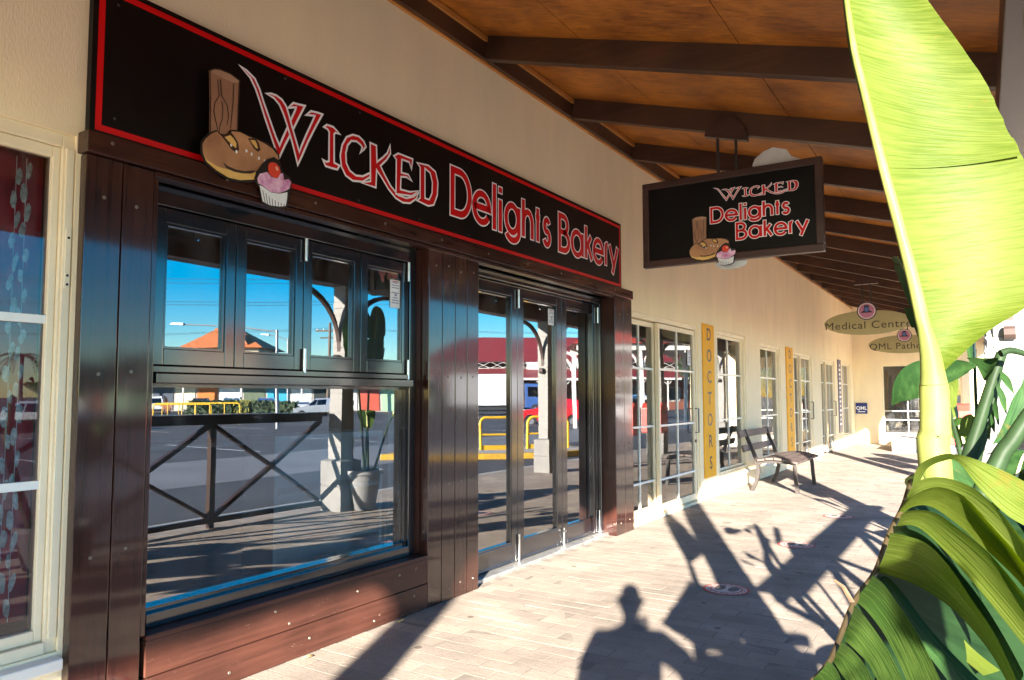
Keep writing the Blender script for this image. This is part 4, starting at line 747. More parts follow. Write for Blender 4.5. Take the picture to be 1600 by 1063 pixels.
for y in (12.12, 13.50):
    back = [(.30,0),(.37,.15),(.405,.30),(.395,.44),(.33,.62),(.255,.80),(.195,.96)]
    fr_ = [(.985,0),(.965,.2),(.955,.36),(.945,.45)]; seat = [(.40,.44),(.52,.468),(.68,.478),(.84,.468),(.95,.445)]
    for nm, pl in (('rear_leg',back),('front_leg',fr_),('seat_rail',seat)):
        w_ = .055 if nm != 'seat_rail' else .05; mb = MB(); yo = .022 if nm != 'seat_rail' else .018
        mb.stroke(pl, w_, lambda a, b, q, y=y, yo=yo: (a, y-yo, b)); k = len(mb.v); mb.stroke(pl, w_, lambda a, b, q, y=y, yo=yo: (a, y+yo, b))
        np_ = len(pl); mb.f = mb.f[:np_-1] + [tuple(reversed(q)) for q in mb.f[np_-1:]]
        for i in range(np_-1): mb.f += [(2*i, 2*i+2, k+2*i+2, k+2*i), (2*i+1, k+2*i+1, k+2*i+3, 2*i+3)]
        mb.f += [(0, k, k+1, 1), (2*np_-2, 2*np_-1, k+2*np_-1, k+2*np_-2)]
        obj(nm, mb, bl, bench)

# ================================================================== PLANTS
leaf_b = leafmat('leaf_bright', (.058,.090,.008,1), (.098,.128,.020,1), .38, .5, 110, spots=.5)
leaf_l = leafmat('leaf_lime', (.062,.094,.012,1), (.115,.150,.030,1), .34, .36, 22, spots=.35)
leaf_d = leafmat('leaf_deep', (.012,.036,.010,1), (.028,.068,.018,1), .15, .45, 12, spots=.3)
leaf_sh = leafmat('leaf_painted_shade', (.006,.017,.006,1), (.013,.032,.011,1), .12, .5, 20)  # near-black green: shade of the plant's interior put into the colour
leaf_sh.node_tree.nodes['Principled BSDF'].inputs['Specular IOR Level'].default_value = .02
leaf_o = leafmat('leaf_olive', (.022,.050,.010,1), (.055,.095,.02,1), .22, .34, 18, spots=.6)
stalk_m = mat('leaf_stalk', (.11,.14,.03,1), .5, .15, 9, .1, 30, var2='#7c8046', spec=.15); stalk_d = mat('leaf_stalk_dark', (.018,.036,.014,1), .5, .25, 8, spec=.12); rib_m = mat('leaf_midrib', (.60,.62,.30,1), .4, .1, 9); midr_m = mat('torn_leaf_midrib', (.05,.035,.015,1), .5, .3, 12); dry_m = mat('leaf_dry', (.10,.06,.03,1), .7, .3, 30)
def spl(pts, n):
    P = [Vector(q) for q in pts]; k = len(P)-1; out = []
    for i in range(n+1):
        t = k*i/n; j = min(int(t), k-1); u = t-j
        a, b, c, d = P[max(j-1,0)], P[j], P[j+1], P[min(j+2,k)]
        out.append(.5*((2*b)+(c-a)*u+(2*a-5*b+4*c-d)*u*u+(3*b-a-3*c+d)*u*u*u))
    return out
def loft(A, B, n=24, m=6, bulge=.0, swap=False, fold=0.0, rag=0.0, seed=1):
    """curved sheet between two edge curves; veins follow the sheet's length unless swap"""
    a, b = spl(A, n), spl(B, n); mb = MB(); mb.uv = []; rr = random.Random(seed)
    for i in range(n+1):
        d = (a[min(i+1,n)]-a[max(i-1,0)]); w = b[i]-a[i]; nr = d.cross(w); nr = nr.normalized() if nr.length > 1e-9 else Vector((0,0,1)); wl_ = w.length
        for j in range(m+1):
            u = j/m; e = (rr.uniform(-rag, rag) if (j == m and 0 < i < n) else 0)
            q = a[i].lerp(b[i], u+e) + nr*wl_*(bulge*4*u*(1-u) - fold*(1-abs(2*u-1)))
            mb.v.append(tuple(q)); mb.uv.append((i/n, u) if swap else (u, i/n))
    mb.f = [(i*(m+1)+j, (i+1)*(m+1)+j, (i+1)*(m+1)+j+1, i*(m+1)+j+1) for i in range(n) for j in range(m)]
    return mb
PL = DATA['plant']
pl1 = thing('banana_plant', 'large bird of paradise plant with a tall bright leaf nearest the camera', 'plant', 'broad leaved plants along the walkway', (3.42, 1.56, 0))
def rel(o, root):
    o.matrix_parent_inverse = Matrix.Translation(-root.location); return o
def padd(root, name, mb, mt, parent=None, smooth=True):
    o = obj(name, mb, mt, None, smooth); o.parent = parent or root
    if parent is None: o.matrix_parent_inverse = Matrix.Translation(-root.location)
    return o
md, rg, lf = PL['A']
A1 = padd(pl1, 'leaf', loft(md[:9], rg[:9], 40, 14, .10, True, 0, .006, 2), leaf_b)
cut = [Vector(rg[7])*.55+Vector(rg[8])*.45] + [Vector(q) for q in rg[8:]]
up_r = [tuple(Vector(q)+Vector((-.003,-.007,0))) for q in rg[7:]]
padd(pl1, 'leaf_upper_half', loft(md[7:], up_r, 30, 14, .10, True, 0, .006, 3), leaf_b, A1)
padd(pl1, 'leaf_far_half', loft(md, lf, 40, 8, -.06, True, 0, .01, 4), leaf_d, A1)
ms = spl(md, 30); padd(pl1, 'midrib', MB().tube([q-Vector((0,.004,0)) for q in ms], [.022*(1-i/6)+.0115*i/6 if i < 6 else .0115-.008*(i-6)/24 for i in range(31)], 12), stalk_m, A1)
stk = [(3.42,1.56,.05),(3.40,1.52,.5)]+PL['Astalk'][1:]
padd(pl1, 'stalk', MB().tube(spl(stk, 24), [.030-.007*i/24 for i in range(25)], 14), stalk_m)
# torn arching leaf: ribbons hanging from one midrib
bm_ = spl(PL['Bmid'], 30)
B0 = padd(pl1, 'torn_leaf', MB().tube(bm_, [.0052-.0024*i/30 for i in range(31)], 8), midr_m)
rmats = [leaf_l, leaf_l, leaf_b, leaf_l, leaf_d, leaf_l, leaf_d, leaf_o, leaf_o, leaf_o, leaf_o]
for i, (u, l) in enumerate(PL['B']):
    padd(pl1, 'leaf_ribbon', loft(u, l, 26, 7, .10 if i else .05, False, .04, .0, 20+i), rmats[i], B0)
padd(pl1, 'leaf_stalk', MB().tube(spl(PL['Bpet']+[(3.42,1.54,.35),(3.42,1.55,.05)], 24), .010, 10), stalk_m, B0)
padd(pl1, 'back_blade_or_shade_sheet', loft(PL['B2'][0][0], PL['B2'][0][1], 20, 6, .03, False), leaf_b, B0)
padd(pl1, 'dry_shred', MB().tube(spl([PL['B2'][0][0][0], PL['B2'][0][0][2], PL['B2'][0][1][3]], 10), [.004-.0003*i for i in range(11)], 6), dry_m, B0)
for q, dq in ((4, (-.022,.004,.026)),):
    b_ = Vector(PL['Bmid'][q]); padd(pl1, 'dry_shred', MB().tube([b_, b_+Vector(dq)*.5+Vector((0,0,.006)), b_+Vector(dq)], [.0035,.0028,.0015], 6), dry_m, B0)
padd(pl1, 'back_blade_or_shade_sheet', loft(PL['Bmid'], PL['Bback'], 24, 8, -.05, True), leaf_sh, B0)  # sheet added behind the ribbons, its dark colour painting shade into the gaps
# same plant's unseen leaves beside the frame, added to shade torn leaf and paving
def generic_leaf(root, base, tip, width, droop, seed, mt, torn=0, stalkr=.018, bl=.55, face=0.0):
    rr = random.Random(seed); b = Vector(base); e = Vector(tip); mid_ = b.lerp(e, .5)+Vector((0,0,droop))
    ax = spl([b, b.lerp(e,.28)+Vector((0,0,droop*.75)), mid_, b.lerp(e,.78)+Vector((0,0,droop*.8)), e], 30); k0 = int(30*(1-bl))
    st = padd(root, 'stalk', MB().tube(ax[:k0+2], [stalkr*(1-.3*i/(k0+1)) for i in range(k0+2)], 8), stalk_d); lf_ = None
    blade = ax[k0:]; n = len(blade)-1
    for s in (-1, 1):
        cuts = sorted(rr.sample(range(2, n-1), torn)) if torn else []; seg = [0]+cuts+[n]
        for a0, a1 in zip(seg[:-1], seg[1:]):
            mb = MB(); mb.uv = []; dz = rr.uniform(-.25,.1) if torn else 0
            for i in range(a0, a1+1):
                t = i/n; d = (blade[min(i+1,n)]-blade[max(i-1,0)]).normalized(); sd = d.cross(Vector((math.sin(face),math.cos(face)*.0,1))).normalized(); up_ = sd.cross(d)
                w = width*math.sin(math.pi*min(1,t*.93+.07))**.6*(1 if torn == 0 else (.96-.10*abs((i-a0)/(a1-a0+.01)-.5)))
                for j in range(6):
                    u = j/5; mb.v.append(tuple(blade[i]+sd*s*w*u+up_*w*(.35*u-.5*u*u+dz*u*u)+d*w*.22*u)); mb.uv.append((t, u))
            mb.f = [(i*6+j,(i+1)*6+j,(i+1)*6+j+1,i*6+j+1) for i in range(a1-a0) for j in range(5)]
            if lf_ is None: lf_ = padd(root, 'leaf', mb, mt)
            else: padd(root, 'leaf_ribbon' if torn else 'leaf_half', mb, mt, lf_)
    padd(root, 'midrib', MB().tube(blade, [stalkr*.7*(1-.85*i/n) for i in range(n+1)], 6), rib_m, lf_)
generic_leaf(pl1, (3.48,1.52,.1), (3.80,.50,1.00), .20, .30, 5, leaf_l, 0, bl=.62); generic_leaf(pl1, (3.50,1.52,.1), (4.02,.80,1.05), .20, .28, 6, leaf_o, 0, bl=.62)  # added unseen leaves, for shade
generic_leaf(pl1, (3.52,1.50,.1), (3.66,.25,1.20), .13, .10, 8, leaf_o, 0, bl=.5); generic_leaf(pl1, (3.50,1.50,.1), (3.90,.95,.66), .20, .25, 9, leaf_d, 0, bl=.65)
for tip, wd, mt, sd_ in (((3.60,.95,1.02),.24,leaf_l,31),((3.78,.72,1.18),.24,leaf_o,32),((3.98,1.10,1.16),.25,leaf_d,33),((3.66,.62,.78),.22,leaf_o,34),((3.9,.55,.9),.24,leaf_l,35)):  # added unseen leaves, for shade
    generic_leaf(pl1, (3.5+.02*(sd_-33),1.5,.1), tip, wd, .22, sd_, mt, 3, bl=.66)
# plant behind it
pl2 = thing('banana_plant', 'darker bird of paradise plant behind the tall bright leaf', 'plant', 'broad leaved plants along the walkway', (3.36, 3.45, 0))
for k, mt, bu, sw in (('C',leaf_d,.06,True),('C2',leaf_l,.05,False),('D',leaf_d,.05,False),('F',leaf_d,.06,False),('G',leaf_d,.05,False),('I',leaf_b,.06,False),('J',leaf_d,.06,False)):
    root = None
    for i, (u, l) in enumerate(PL[k]):
        if root is None: root = padd(pl2, 'leaf', loft(u, l, 18, 7, bu, sw, 0, 0, 40+i), mt)
        else: padd(pl2, 'leaf_ribbon', loft(u, l, 18, 7, bu, sw, 0, 0, 40+i), mt, root)
for i, pth in enumerate(PL['stemE']):
    pts = [Vector(q) for q in pth]
    if i in (0,1,3): pts = [Vector((3.36+.03*i, 3.42, .05))] + pts
    padd(pl2, 'stalk', MB().tube(spl(pts, 22), [(.030,.024,.014,.036)[i]*(1-.35*j/22) for j in range(23)], 12), stalk_d)
generic_leaf(pl2, (3.38,3.5,.1), (3.62,3.9,1.25), .16, .3, 13, leaf_d, 2)
# pots
pot_m = mat('grey_ceramic_pot', (.24,.245,.245,1), .5, .12, 4, .1, 40); soil_m = mat('potting_soil', (.04,.03,.022,1), .95, .4, 30, .8, 60); tub_m = mat('dark_planter_tub', (.05,.05,.055,1), .5, .2, 5)
def pot(x, y, r0, r1, h, label, m_):
    t = thing('plant_pot', label, 'pot', 'pots holding the broad leaved plants', (x, y, 0))
    obj('pot_body', MB().lathe([(r0*.85,0),(r0,.02),(r1,h-.05),(r1+.025,h-.05),(r1+.025,h),(r1-.01,h),(r1-.03,h-.09)], (0,0,0), 32), m_, t, True); obj('soil', MB().lathe([(.01,h-.055),(r1-.035,h-.07)], (0,0,0), 24, False), soil_m, t, True)
pot(3.42, 1.56, .16, .22, .40, 'dark tub at the foot of the nearest leafy plant', tub_m); pot(3.40, 3.45, .20, .26, .40, 'dark tub at the foot of the second leafy plant', tub_m)
pot(3.36, 7.45, .15, .23, .52, 'pale grey tapered pot standing beside the second post', pot_m)
pl3 = thing('banana_plant', 'potted bird of paradise plant with torn leaf beside the second post', 'plant', 'broad leaved plants along the walkway', (3.36, 7.45, .3))
for a in (((3.36,7.45,.4),(2.90,6.70,2.62),.24,.25,21,leaf_d,5,.018,.55,1.35),((3.38,7.46,.4),(3.40,7.70,2.75),.2,.15,22,leaf_d,4,.018,.5,1.35),((3.35,7.58,.4),(3.0,8.1,1.6),.17,.3,23,leaf_l,3),((3.37,7.53,.4),(3.2,7.3,1.25),.12,.3,24,leaf_o,0)):
    generic_leaf(pl3, *a)
# ================================================================== PERSON WITH CAMERA (stands at the photographer's place)
def skin_mesh(name, pts, edges, matl, parent, root=0, sub=2):
    me = bpy.data.meshes.new(name); me.from_pydata([q[0] for q in pts], edges, []); o = bpy.data.objects.new(name, me); C.objects.link(o)
    o.modifiers.new('skin', 'SKIN'); sm_ = o.modifiers.new('sub', 'SUBSURF'); sm_.levels = sub; sm_.render_levels = sub
    for i, q in enumerate(pts):
        r_ = q[1] if isinstance(q[1], tuple) else (q[1], q[1]); me.skin_vertices[0].data[i].radius = r_; me.skin_vertices[0].data[i].use_root = (i == root)
    bpy.context.view_layer.update()
    nm = bpy.data.meshes.new_from_object(o.evaluated_get(bpy.context.evaluated_depsgraph_get())); bpy.data.objects.remove(o); bpy.data.meshes.remove(me)
    nm.materials.clear(); nm.materials.append(matl)
    for q in nm.polygons: q.use_smooth = True
    n_ = bpy.data.objects.new(name, nm); C.objects.link(n_); n_.parent = parent; n_.matrix_parent_inverse = Matrix.Translation(-parent.location); return n_
per = thing('person', 'person in grey shirt and dark trousers holding up a camera beside the plants', 'person', None, (3.55, -.33, 0))
skin_m = mat('skin', (.45,.27,.18,1), .5, .05, 5); shirt_m = mat('grey_shirt', (.16,.17,.19,1), .85, .1, 10); trou_m = mat('dark_trousers', (.035,.04,.055,1), .85, .1, 10); hair_m = mat('dark_hair', (.03,.022,.016,1), .6, .2, 40); shoe_m = mat('shoes', (.03,.03,.03,1), .5)
hd_ = Vector((3.55,-.27,1.0))
J = [((3.56,-.33,.93),.15),((3.56,-.33,1.10),.145),((3.56,-.32,1.28),.165),((3.56,-.315,1.40),.13),((3.555,-.30,1.49),.046),((3.55,-.285,1.555),.05),((3.545,-.275,1.64),(.112,.12)),((3.545,-.27,1.715),.09),
     ((3.40,-.40,1.40),.075),((3.30,-.36,1.17),.055),((3.47,-.12,1.36),.037),((3.51,-.075,1.43),.03),
     ((3.72,-.24,1.40),.075),((3.92,-.16,1.25),.055),((3.86,.06,1.44),.037),((3.84,.10,1.50),.03),
     ((3.47,-.37,.88),.105),((3.46,-.33,.50),.072),((3.45,-.37,.11),.048),((3.65,-.29,.88),.105),((3.67,-.25,.50),.072),((3.68,-.29,.11),.048)]
E_ = [(0,1),(1,2),(2,3),(3,4),(4,5),(5,6),(6,7),(3,8),(8,9),(9,10),(10,11),(3,12),(12,13),(13,14),(14,15),(0,16),(16,17),(17,18),(0,19),(19,20),(20,21)]
skin_mesh('body', J, E_, skin_m, per)
g = lambda i, k=1.12: (J[i][0], (J[i][1] if not isinstance(J[i][1], tuple) else J[i][1][0])*k)
skin_mesh('shirt', [g(0,1.08),g(1),g(2),g(3,1.08),g(8,1.2),(tuple(Vector(J[8][0]).lerp(Vector(J[9][0]),.8)),.07),g(12,1.2),(tuple(Vector(J[12][0]).lerp(Vector(J[13][0]),.8)),.07)], [(0,1),(1,2),(2,3),(3,4),(4,5),(3,6),(6,7)], shirt_m, per)
skin_mesh('trousers', [g(0,1.1),g(16,1.12),g(17,1.2),g(18,1.35),g(19,1.12),g(20,1.2),g(21,1.35)], [(0,1),(1,2),(2,3),(0,4),(4,5),(5,6)], trou_m, per)
for x, y in ((3.45,-.37),(3.68,-.29)): skin_mesh('shoe', [((x+.03,y-.05,.05),.05),((x-.03,y+.06,.045),.05),((x-.08,y+.15,.035),.038)], [(0,1),(1,2)], shoe_m, per)
skin_mesh('hair', [((3.56,-.305,1.66),.085),((3.55,-.285,1.74),.075),((3.53,-.25,1.745),.06)], [(0,1),(1,2)], hair_m, per)
for s in (-1, 1):
    c_ = Vector((3.545,-.275,1.64)); rt = Vector((.846,.532,0)); f_ = Vector((-.53,.846,0))
    skin_mesh('ear', [(tuple(c_+rt*s*.092),.014),(tuple(c_+rt*s*.10+Vector((0,0,.03))),.012)], [(0,1)], skin_m, per); skin_mesh('eye', [(tuple(c_+rt*s*.033+f_*.085+Vector((0,0,.012))),.010),(tuple(c_+rt*s*.036+f_*.088+Vector((0,0,.012))),.009)], [(0,1)], white_m, per)
skin_mesh('nose', [(tuple(c_+f_*.09+Vector((0,0,.01))),.010),(tuple(c_+f_*.115+Vector((0,0,-.022))),.014)], [(0,1)], skin_m, per)
for base, k in (((3.84,.10,1.50), 1), ((3.51,-.075,1.43), -1)):
    b = Vector(base)
    for i in range(4): skin_mesh('finger', [(tuple(b+Vector((.0,.0,.02*i-.02))),.010),(tuple(b+Vector((-.02*k,.04,.02*i-.012))),.009),(tuple(b+Vector((-.05*k,.05,.018*i-.005))),.008),(tuple(b+Vector((-.06*k,.035,.016*i))),.007)], [(0,1),(1,2),(2,3)], skin_m, per, 0, 1)
    skin_mesh('thumb', [(tuple(b+Vector((0,-.01,-.02))),.012),(tuple(b+Vector((-.03*k,-.025,0))),.010),(tuple(b+Vector((-.05*k,-.015,.02))),.009)], [(0,1),(1,2)], skin_m, per, 0, 1)
cmr = thing('camera_body', 'black camera held up in the raised hand of the person', 'camera', None, (3.80, .10, 1.50), R(32)); blk_p = mat('camera_plastic', (.02,.02,.02,1), .5)
obj('housing', MB().box(-.065,.065,-.03,.03,-.005,.085), blk_p, cmr, bevel=.006); obj('viewfinder_hump', MB().box(-.022,.022,-.025,.025,.086,.112), blk_p, cmr, bevel=.006); obj('lens_barrel', MB().tube([(0,.031,.04),(0,.10,.04)], .031, 18), blk_p, cmr)

# ================================================================== STREET (seen mirrored in the glass)
FR = R(-32.1)                          # across the car park, square to the mirrored view
yellow = mat('yellow_rail_paint', (.78,.46,.02,1), .4, .06, 5); galv = mat('galvanised_pole', (.30,.31,.33,1), .45, .12, 6, metal=.3); tyre = mat('tyre_rubber', (.02,.02,.02,1), .8); alloy = mat('alloy_rim', (.55,.56,.58,1), .3, metal=.8)
carglass = glass('car_glass', 1.6, (.10,.12,.14,1)); lampg = mat('headlight_lens', (.75,.75,.72,1), .15); tail = mat('tail_light', (.40,.01,.01,1), .2); bump_m = mat('black_trim', (.025,.025,.028,1), .5)
def car(label, paint, loc, rz, kind='hatch', proto={}):
    t = thing('parked_car', label, 'car', 'cars in the car park', loc, rz)
    L = {'hatch':2.0,'sedan':2.25,'suv':2.25}[kind]; H = {'hatch':1.46,'sedan':1.42,'suv':1.68}[kind]; w = .86
    low = [(-L,.30),(-L+.02,.62),(-L+.12,.86),(-L*.62,.93),(L*.42,.92),(L*.80,.80),(L-.06,.66),(L,.45),(L-.04,.26)]
    def arch(cx): return [(cx+.36*math.cos(R(a)), .20+.36*math.sin(R(a))) for a in range(0,181,20)]
    lp = low + [(L*.62+.37,.2)] + arch(L*.62)[0:] + [(-L*.62+.37,.2)] + arch(-L*.62) + [(-L+.05,.2)]
    body = MB(); body.poly([lp], lambda a, b, q: (a, -w+q, b), 2*w); b_ = obj('body', body, paint, t, bevel=.05)
    if kind == 'sedan': roof = [(-L*.70,.92),(-L*.42,H-.02),(L*.10,H),(L*.45,.92)]
    else: roof = [(-L*.96,.90),(-L*.86,H-.06),(-L*.55,H),(L*.08,H-.01),(L*.46,.91)]
    cab = MB(); n = len(roof); wi = .62
    for a, b in roof: k = (b-.9)/(H-.9); y_ = w-.02-(w-wi)*k; cab.v += [(a,-y_,b),(a,y_,b)]
    cab.f = [(2*i,2*i+1,2*i+3,2*i+2) for i in range(n-1)]+[tuple(2*i for i in range(n))[::-1], tuple(2*i+1 for i in range(n))]
    c_ = obj('cabin', cab, paint, t, bevel=.03)
    for s in (-1, 1):
        for (a0,a1,top0,top1) in ((-L*.34,L*.02,-L*.34,-.02),(L*.07,L*.37,.03,L*.10)) if kind != 'sedan' else ((-L*.52,-.12,-L*.38,-.12),(-.04,L*.37,-.04,L*.08)):
            z0, z1 = .95, H-.09; k0, k1 = (z0-.9)/(H-.9), (z1-.9)/(H-.9); y0_, y1_ = (w-.02-(w-wi)*k0+.012)*s, (w-.02-(w-wi)*k1+.012)*s
            obj('side_window', MB().add([(a0,y0_,z0),(a1,y0_,z0),(top1,y1_,z1),(top0,y1_,z1)], [(0,1,2,3)]), carglass, t)
        for cx in (L*.62, -L*.62):
            wh = obj('wheel', MB().tube([(cx,s*(w-.18),.16),(cx,s*(w+.01),.16)], .32, 22), tyre, t, True); obj('rim', MB().tube([(cx,s*(w-.02),.16),(cx,s*(w+.022),.16)], .20, 12), alloy, wh)
        obj('headlight', MB().box(L-.16,L-.035,s*.72-.10,s*.72+.10,.60,.71), lampg, t, bevel=.02); obj('tail_light', MB().box(-L+.0,-L+.10,s*.74-.08,s*.74+.08,.68,.88), tail, t, bevel=.02)
        obj('mirror', MB().box(L*.30,L*.36,s*(w+.02)-.07,s*(w+.02)+.07,.95,1.06), paint, t, bevel=.02)
    fr, rr_ = roof[-1], roof[-2]; e = .015
    obj('windscreen', MB().add([(fr[0]-.02+e,-.72,fr[1]+.04),(fr[0]-.02+e,.72,fr[1]+.04),(rr_[0]+.06+e,.58,rr_[1]-.05+e),(rr_[0]+.06+e,-.58,rr_[1]-.05+e)], [(0,1,2,3)]), carglass, t)
    obj('rear_window', MB().add([(roof[0][0]+.03-e,-.68,1.0),(roof[0][0]+.03-e,.68,1.0),(roof[1][0]-.0-e,.56,H-.12),(roof[1][0]-.0-e,-.56,H-.12)], [(0,1,2,3)]), carglass, t)
    obj('bumper', MB().box(L-.10,L+.035,-.80,.80,.24,.44), bump_m, t, bevel=.03); obj('bumper', MB().box(-L-.035,-L+.1,-.80,.80,.26,.46), bump_m, t, bevel=.03)
    return t
P_red = mat('car_paint_red', (.55,.012,.02,1), .22, .04, 3, coat=1.0); P_sil = mat('car_paint_silver', (.42,.45,.50,1), .25, .04, 3, metal=.5, coat=1.0); P_wht = mat('car_paint_white', (.74,.75,.76,1), .25, .03, 3, coat=1.0); P_blk = mat('car_paint_dark', (.02,.025,.04,1), .22, .04, 3, coat=1.0); P_blu = mat('car_paint_blue', (.04,.10,.30,1), .22, .04, 3, coat=1.0)
Z0 = -.14
car('red hatchback parked beyond the yellow hoops, mirrored in the doors', P_red, (18.2,39.2,Z0), FR, 'hatch')
car('white car parked just past the red hatchback', P_wht, (19.6,50.2,Z0), FR, 'suv')
car('white hatchback mirrored in the clinic sliding doors', P_wht, (13.2,39.6,Z0), R(60), 'suv')
car('silver hatchback at the end of the hedge, mirrored in the window', P_sil, (41.4,42.6,Z0), FR, 'hatch')
car('silver sedan mirrored in the left shop window', P_sil, (34.0,17.6,Z0), FR, 'sedan')
for i, (u, pm, kd, lab) in enumerate(((0,P_wht,'suv','white car first in the distant row by the shops'),(4.2,P_blk,'sedan','dark car second in the distant row by the shops'),(7.2,P_wht,'hatch','white car third in the distant row by the shops'),(10.2,P_blu,'hatch','blue car fourth in the distant row by the shops'),(13.4,P_wht,'sedan','white car last in the distant row by the shops'))):
    car(lab, pm, (61.5-u*.847, 41.5+u*.532, Z0), FR+R(75), kd)
# delivery truck
tr = thing('delivery_truck', 'white box truck parked in front of the maroon hotel', 'truck', None, (33.1,54.6,Z0), FR+math.pi)
obj('cargo_box', MB().box(-3.6,3.1,-1.2,1.2,.85,3.55), P_wht, tr, bevel=.03); obj('cab', MB().poly([[(3.2,.6),(5.1,.6),(5.15,1.5),(4.85,2.7),(3.2,2.75)]], lambda a, b, q: (a, -1.1+q, b), 2.2), P_blu, tr, bevel=.06)
obj('chassis', MB().box(-3.5,5.0,-.8,.8,.55,.84), bump_m, tr)
for s in (-1, 1):
    obj('cab_window', MB().add([(3.5,s*1.112,1.6),(4.75,s*1.112,1.6),(4.6,s*1.112,2.45),(3.5,s*1.112,2.45)], [(0,1,2,3)]), carglass, tr)
    for cx in (-2.4, -1.4, 4.2):
        wh = obj('wheel', MB().tube([(cx,s*.75,.48),(cx,s*1.12,.48)], .48, 22), tyre, tr, True); obj('rim', MB().tube([(cx,s*1.0,.48),(cx,s*1.135,.48)], .26, 14), alloy, wh)
    obj('side_guard', MB().box(-.8,3.0,s*1.05-.03,s*1.05+.03,.45,.75), bump_m, tr)
obj('tail_light', MB().box(-3.66,-3.6,-1.1,-.8,.65,.8), tail, tr); obj('tail_light', MB().box(-3.66,-3.6,.8,1.1,.65,.8), tail, tr)
# yellow hoops and kerbed island
isl = tag(obj('kerb_island', MB().poly([[(9.4,14.4),(9.9,16.4),(7.2,20.2),(5.6,19.6),(5.9,17.4)]], lambda a, b, q: (a, b, Z0+q), .15), mat('yellow_kerb_paint', (.62,.36,.03,1), .7, .2, 5, .3, 50), bevel=.02), 'raised traffic island with worn yellow painted kerb', 'traffic island')
obj('island_top', MB().poly([[(9.25,14.65),(9.7,16.3),(7.15,19.9),(5.75,19.45),(6.05,17.5)]], lambda a, b, q: (a, b, Z0+.154), 0), kerb_m, isl)
def hoop(x0, y0, x1, y1, h, label, mid=True, posts=0):
    t = thing('guard_rail', label, 'guard rail', 'yellow guard rails', (x0, y0, Z0)); d = Vector((x1-x0, y1-y0, 0)); l = d.length; d.normalize(); r_ = .2; P = [Vector((0,0,0))]
    P += [Vector((0,0,h-r_))]+[d*(r_-r_*math.cos(R(a)))+Vector((0,0,h-r_+r_*math.sin(R(a)))) for a in (15,30,45,60,75,90)]
    Q = [d*l-q_ + Vector((0,0,2*q_.z)) for q_ in P[::-1]]; Q = [Vector((d.x*l-q_.x, d.y*l-q_.y, q_.z)) for q_ in P[::-1]]
    obj('hoop', MB().tube(P+Q, .04, 10), yellow, t, True)
    if mid: obj('mid_rail', MB().tube([Vector((0,0,h*.55)), d*l+Vector((0,0,h*.55))], .03, 8), yellow, t); obj('kick_plate', MB().bar(Vector((0,0,.2)), d*l+Vector((0,0,.2)), .02, .16), yellow, t)
    for i in range(posts): obj('post', MB().tube([d*l*(i+1)/(posts+1), d*l*(i+1)/(posts+1)+Vector((0,0,h-.02))], .035, 8), yellow, t)
hoop(8.15,17.25,7.40,18.12,1.05,'yellow hoop rail at the near end of the traffic island'); hoop(7.25,18.30,6.45,19.2,1.05,'yellow hoop rail at the far end of the traffic island')
hoop(37.6,26.0,33.2,28.7,1.2,'long yellow rail with seven uprights across the car park',False,5); hoop(41.0,27.6,37.4,29.9,1.1,'shorter yellow rail behind the long one',False,3)
# lamp poles, power pole, wires
def lamp(label, x, y, h, arm, ang):
    t = thing('street_lamp', label, 'street lamp', 'lamp poles in the car park', (x, y, Z0), ang); obj('pole', MB().tube([(0,0,0),(0,0,h*.5),(0,0,h)], [.09,.075,.06], 12), galv, t, True)
    if arm: obj('arm', MB().tube([(0,0,h-.1),(arm*.4,0,h+.15),(arm,0,h+.3)], .035, 8), galv, t, True); obj('lamp_head', MB().hexa([(arm-.1,-.12,h+.24),(arm+.6,-.08,h+.30),(arm+.6,.08,h+.30),(arm-.1,.12,h+.24),(arm-.1,-.10,h+.38),(arm+.55,-.06,h+.40),(arm+.55,.06,h+.40),(arm-.1,.10,h+.38)]), white_m, t, bevel=.03)
lamp('plain grey pole standing on the traffic island', 7.05, 18.75, 9.0, 0, 0)
lamp('street lamp with long arm mirrored in the first window sash', 26.6, 25.7, 5.05, 5.0, FR); lamp('street lamp with short arm mirrored in the second window sash', 43.4, 41.0, 6.3, 1.5, FR)
wood = mat('weathered_pole', (.14,.11,.085,1), .85, .2, 8); wire_m = mat('power_cable', (.02,.02,.02,1), .6)
def wire(a, b, sag, lab):
    a, b = Vector(a), Vector(b); tag(obj('power_cable', MB().tube([a.lerp(b, i/16)-Vector((0,0,sag*4*(i/16)*(1-i/16))) for i in range(17)], .013, 5), wire_m), lab, 'cable', 'overhead power cables')
dx, dy = .847, -.532
poles = []
for k, (s, lab) in enumerate(((0,'power pole with crossarm mirrored between banana leaves'),(42,'power pole at the left end of the low cables'),(-45,'power pole at the right end of the low cables'))):
    x, y = 48.1+dx*s, 49.9+dy*s; t = thing('power_pole', lab, 'power pole', 'timber power poles', (x, y, Z0), FR)
    obj('pole', MB().tube([(0,0,0),(0,0,8.6)], [.17,.12], 10), wood, t); obj('crossarm', MB().box(-1.3,1.3,-.06,.06,7.75,7.9), wood, t); obj('crossarm', MB().box(-.9,.9,-.06,.06,7.1,7.22), wood, t)
    for q in (-1.2,-.6,.6,1.2): obj('insulator', MB().lathe([(.04,7.9),(.06,7.96),(.03,8.06)], (q,0,0), 8), white_m, t)
for (s0, s1) in ((0,42),(-45,0)):
    for o_, nm in ((-.6,'front'),(.6,'rear')): wire((48.1+dx*s0-dy*o_, 49.9+dy*s0+dx*o_, 7.9), (48.1+dx*s1-dy*o_, 49.9+dy*s1+dx*o_, 7.9), .5, 'thin low power cable crossing the mirrored sky, %s strand %s the crossarm pole' % (nm, 'left of' if s0 == 0 else 'right of'))
hp = [(34.0+dx*30, 27.5+dy*30), (34.0-dx*34, 27.5-dy*34)]
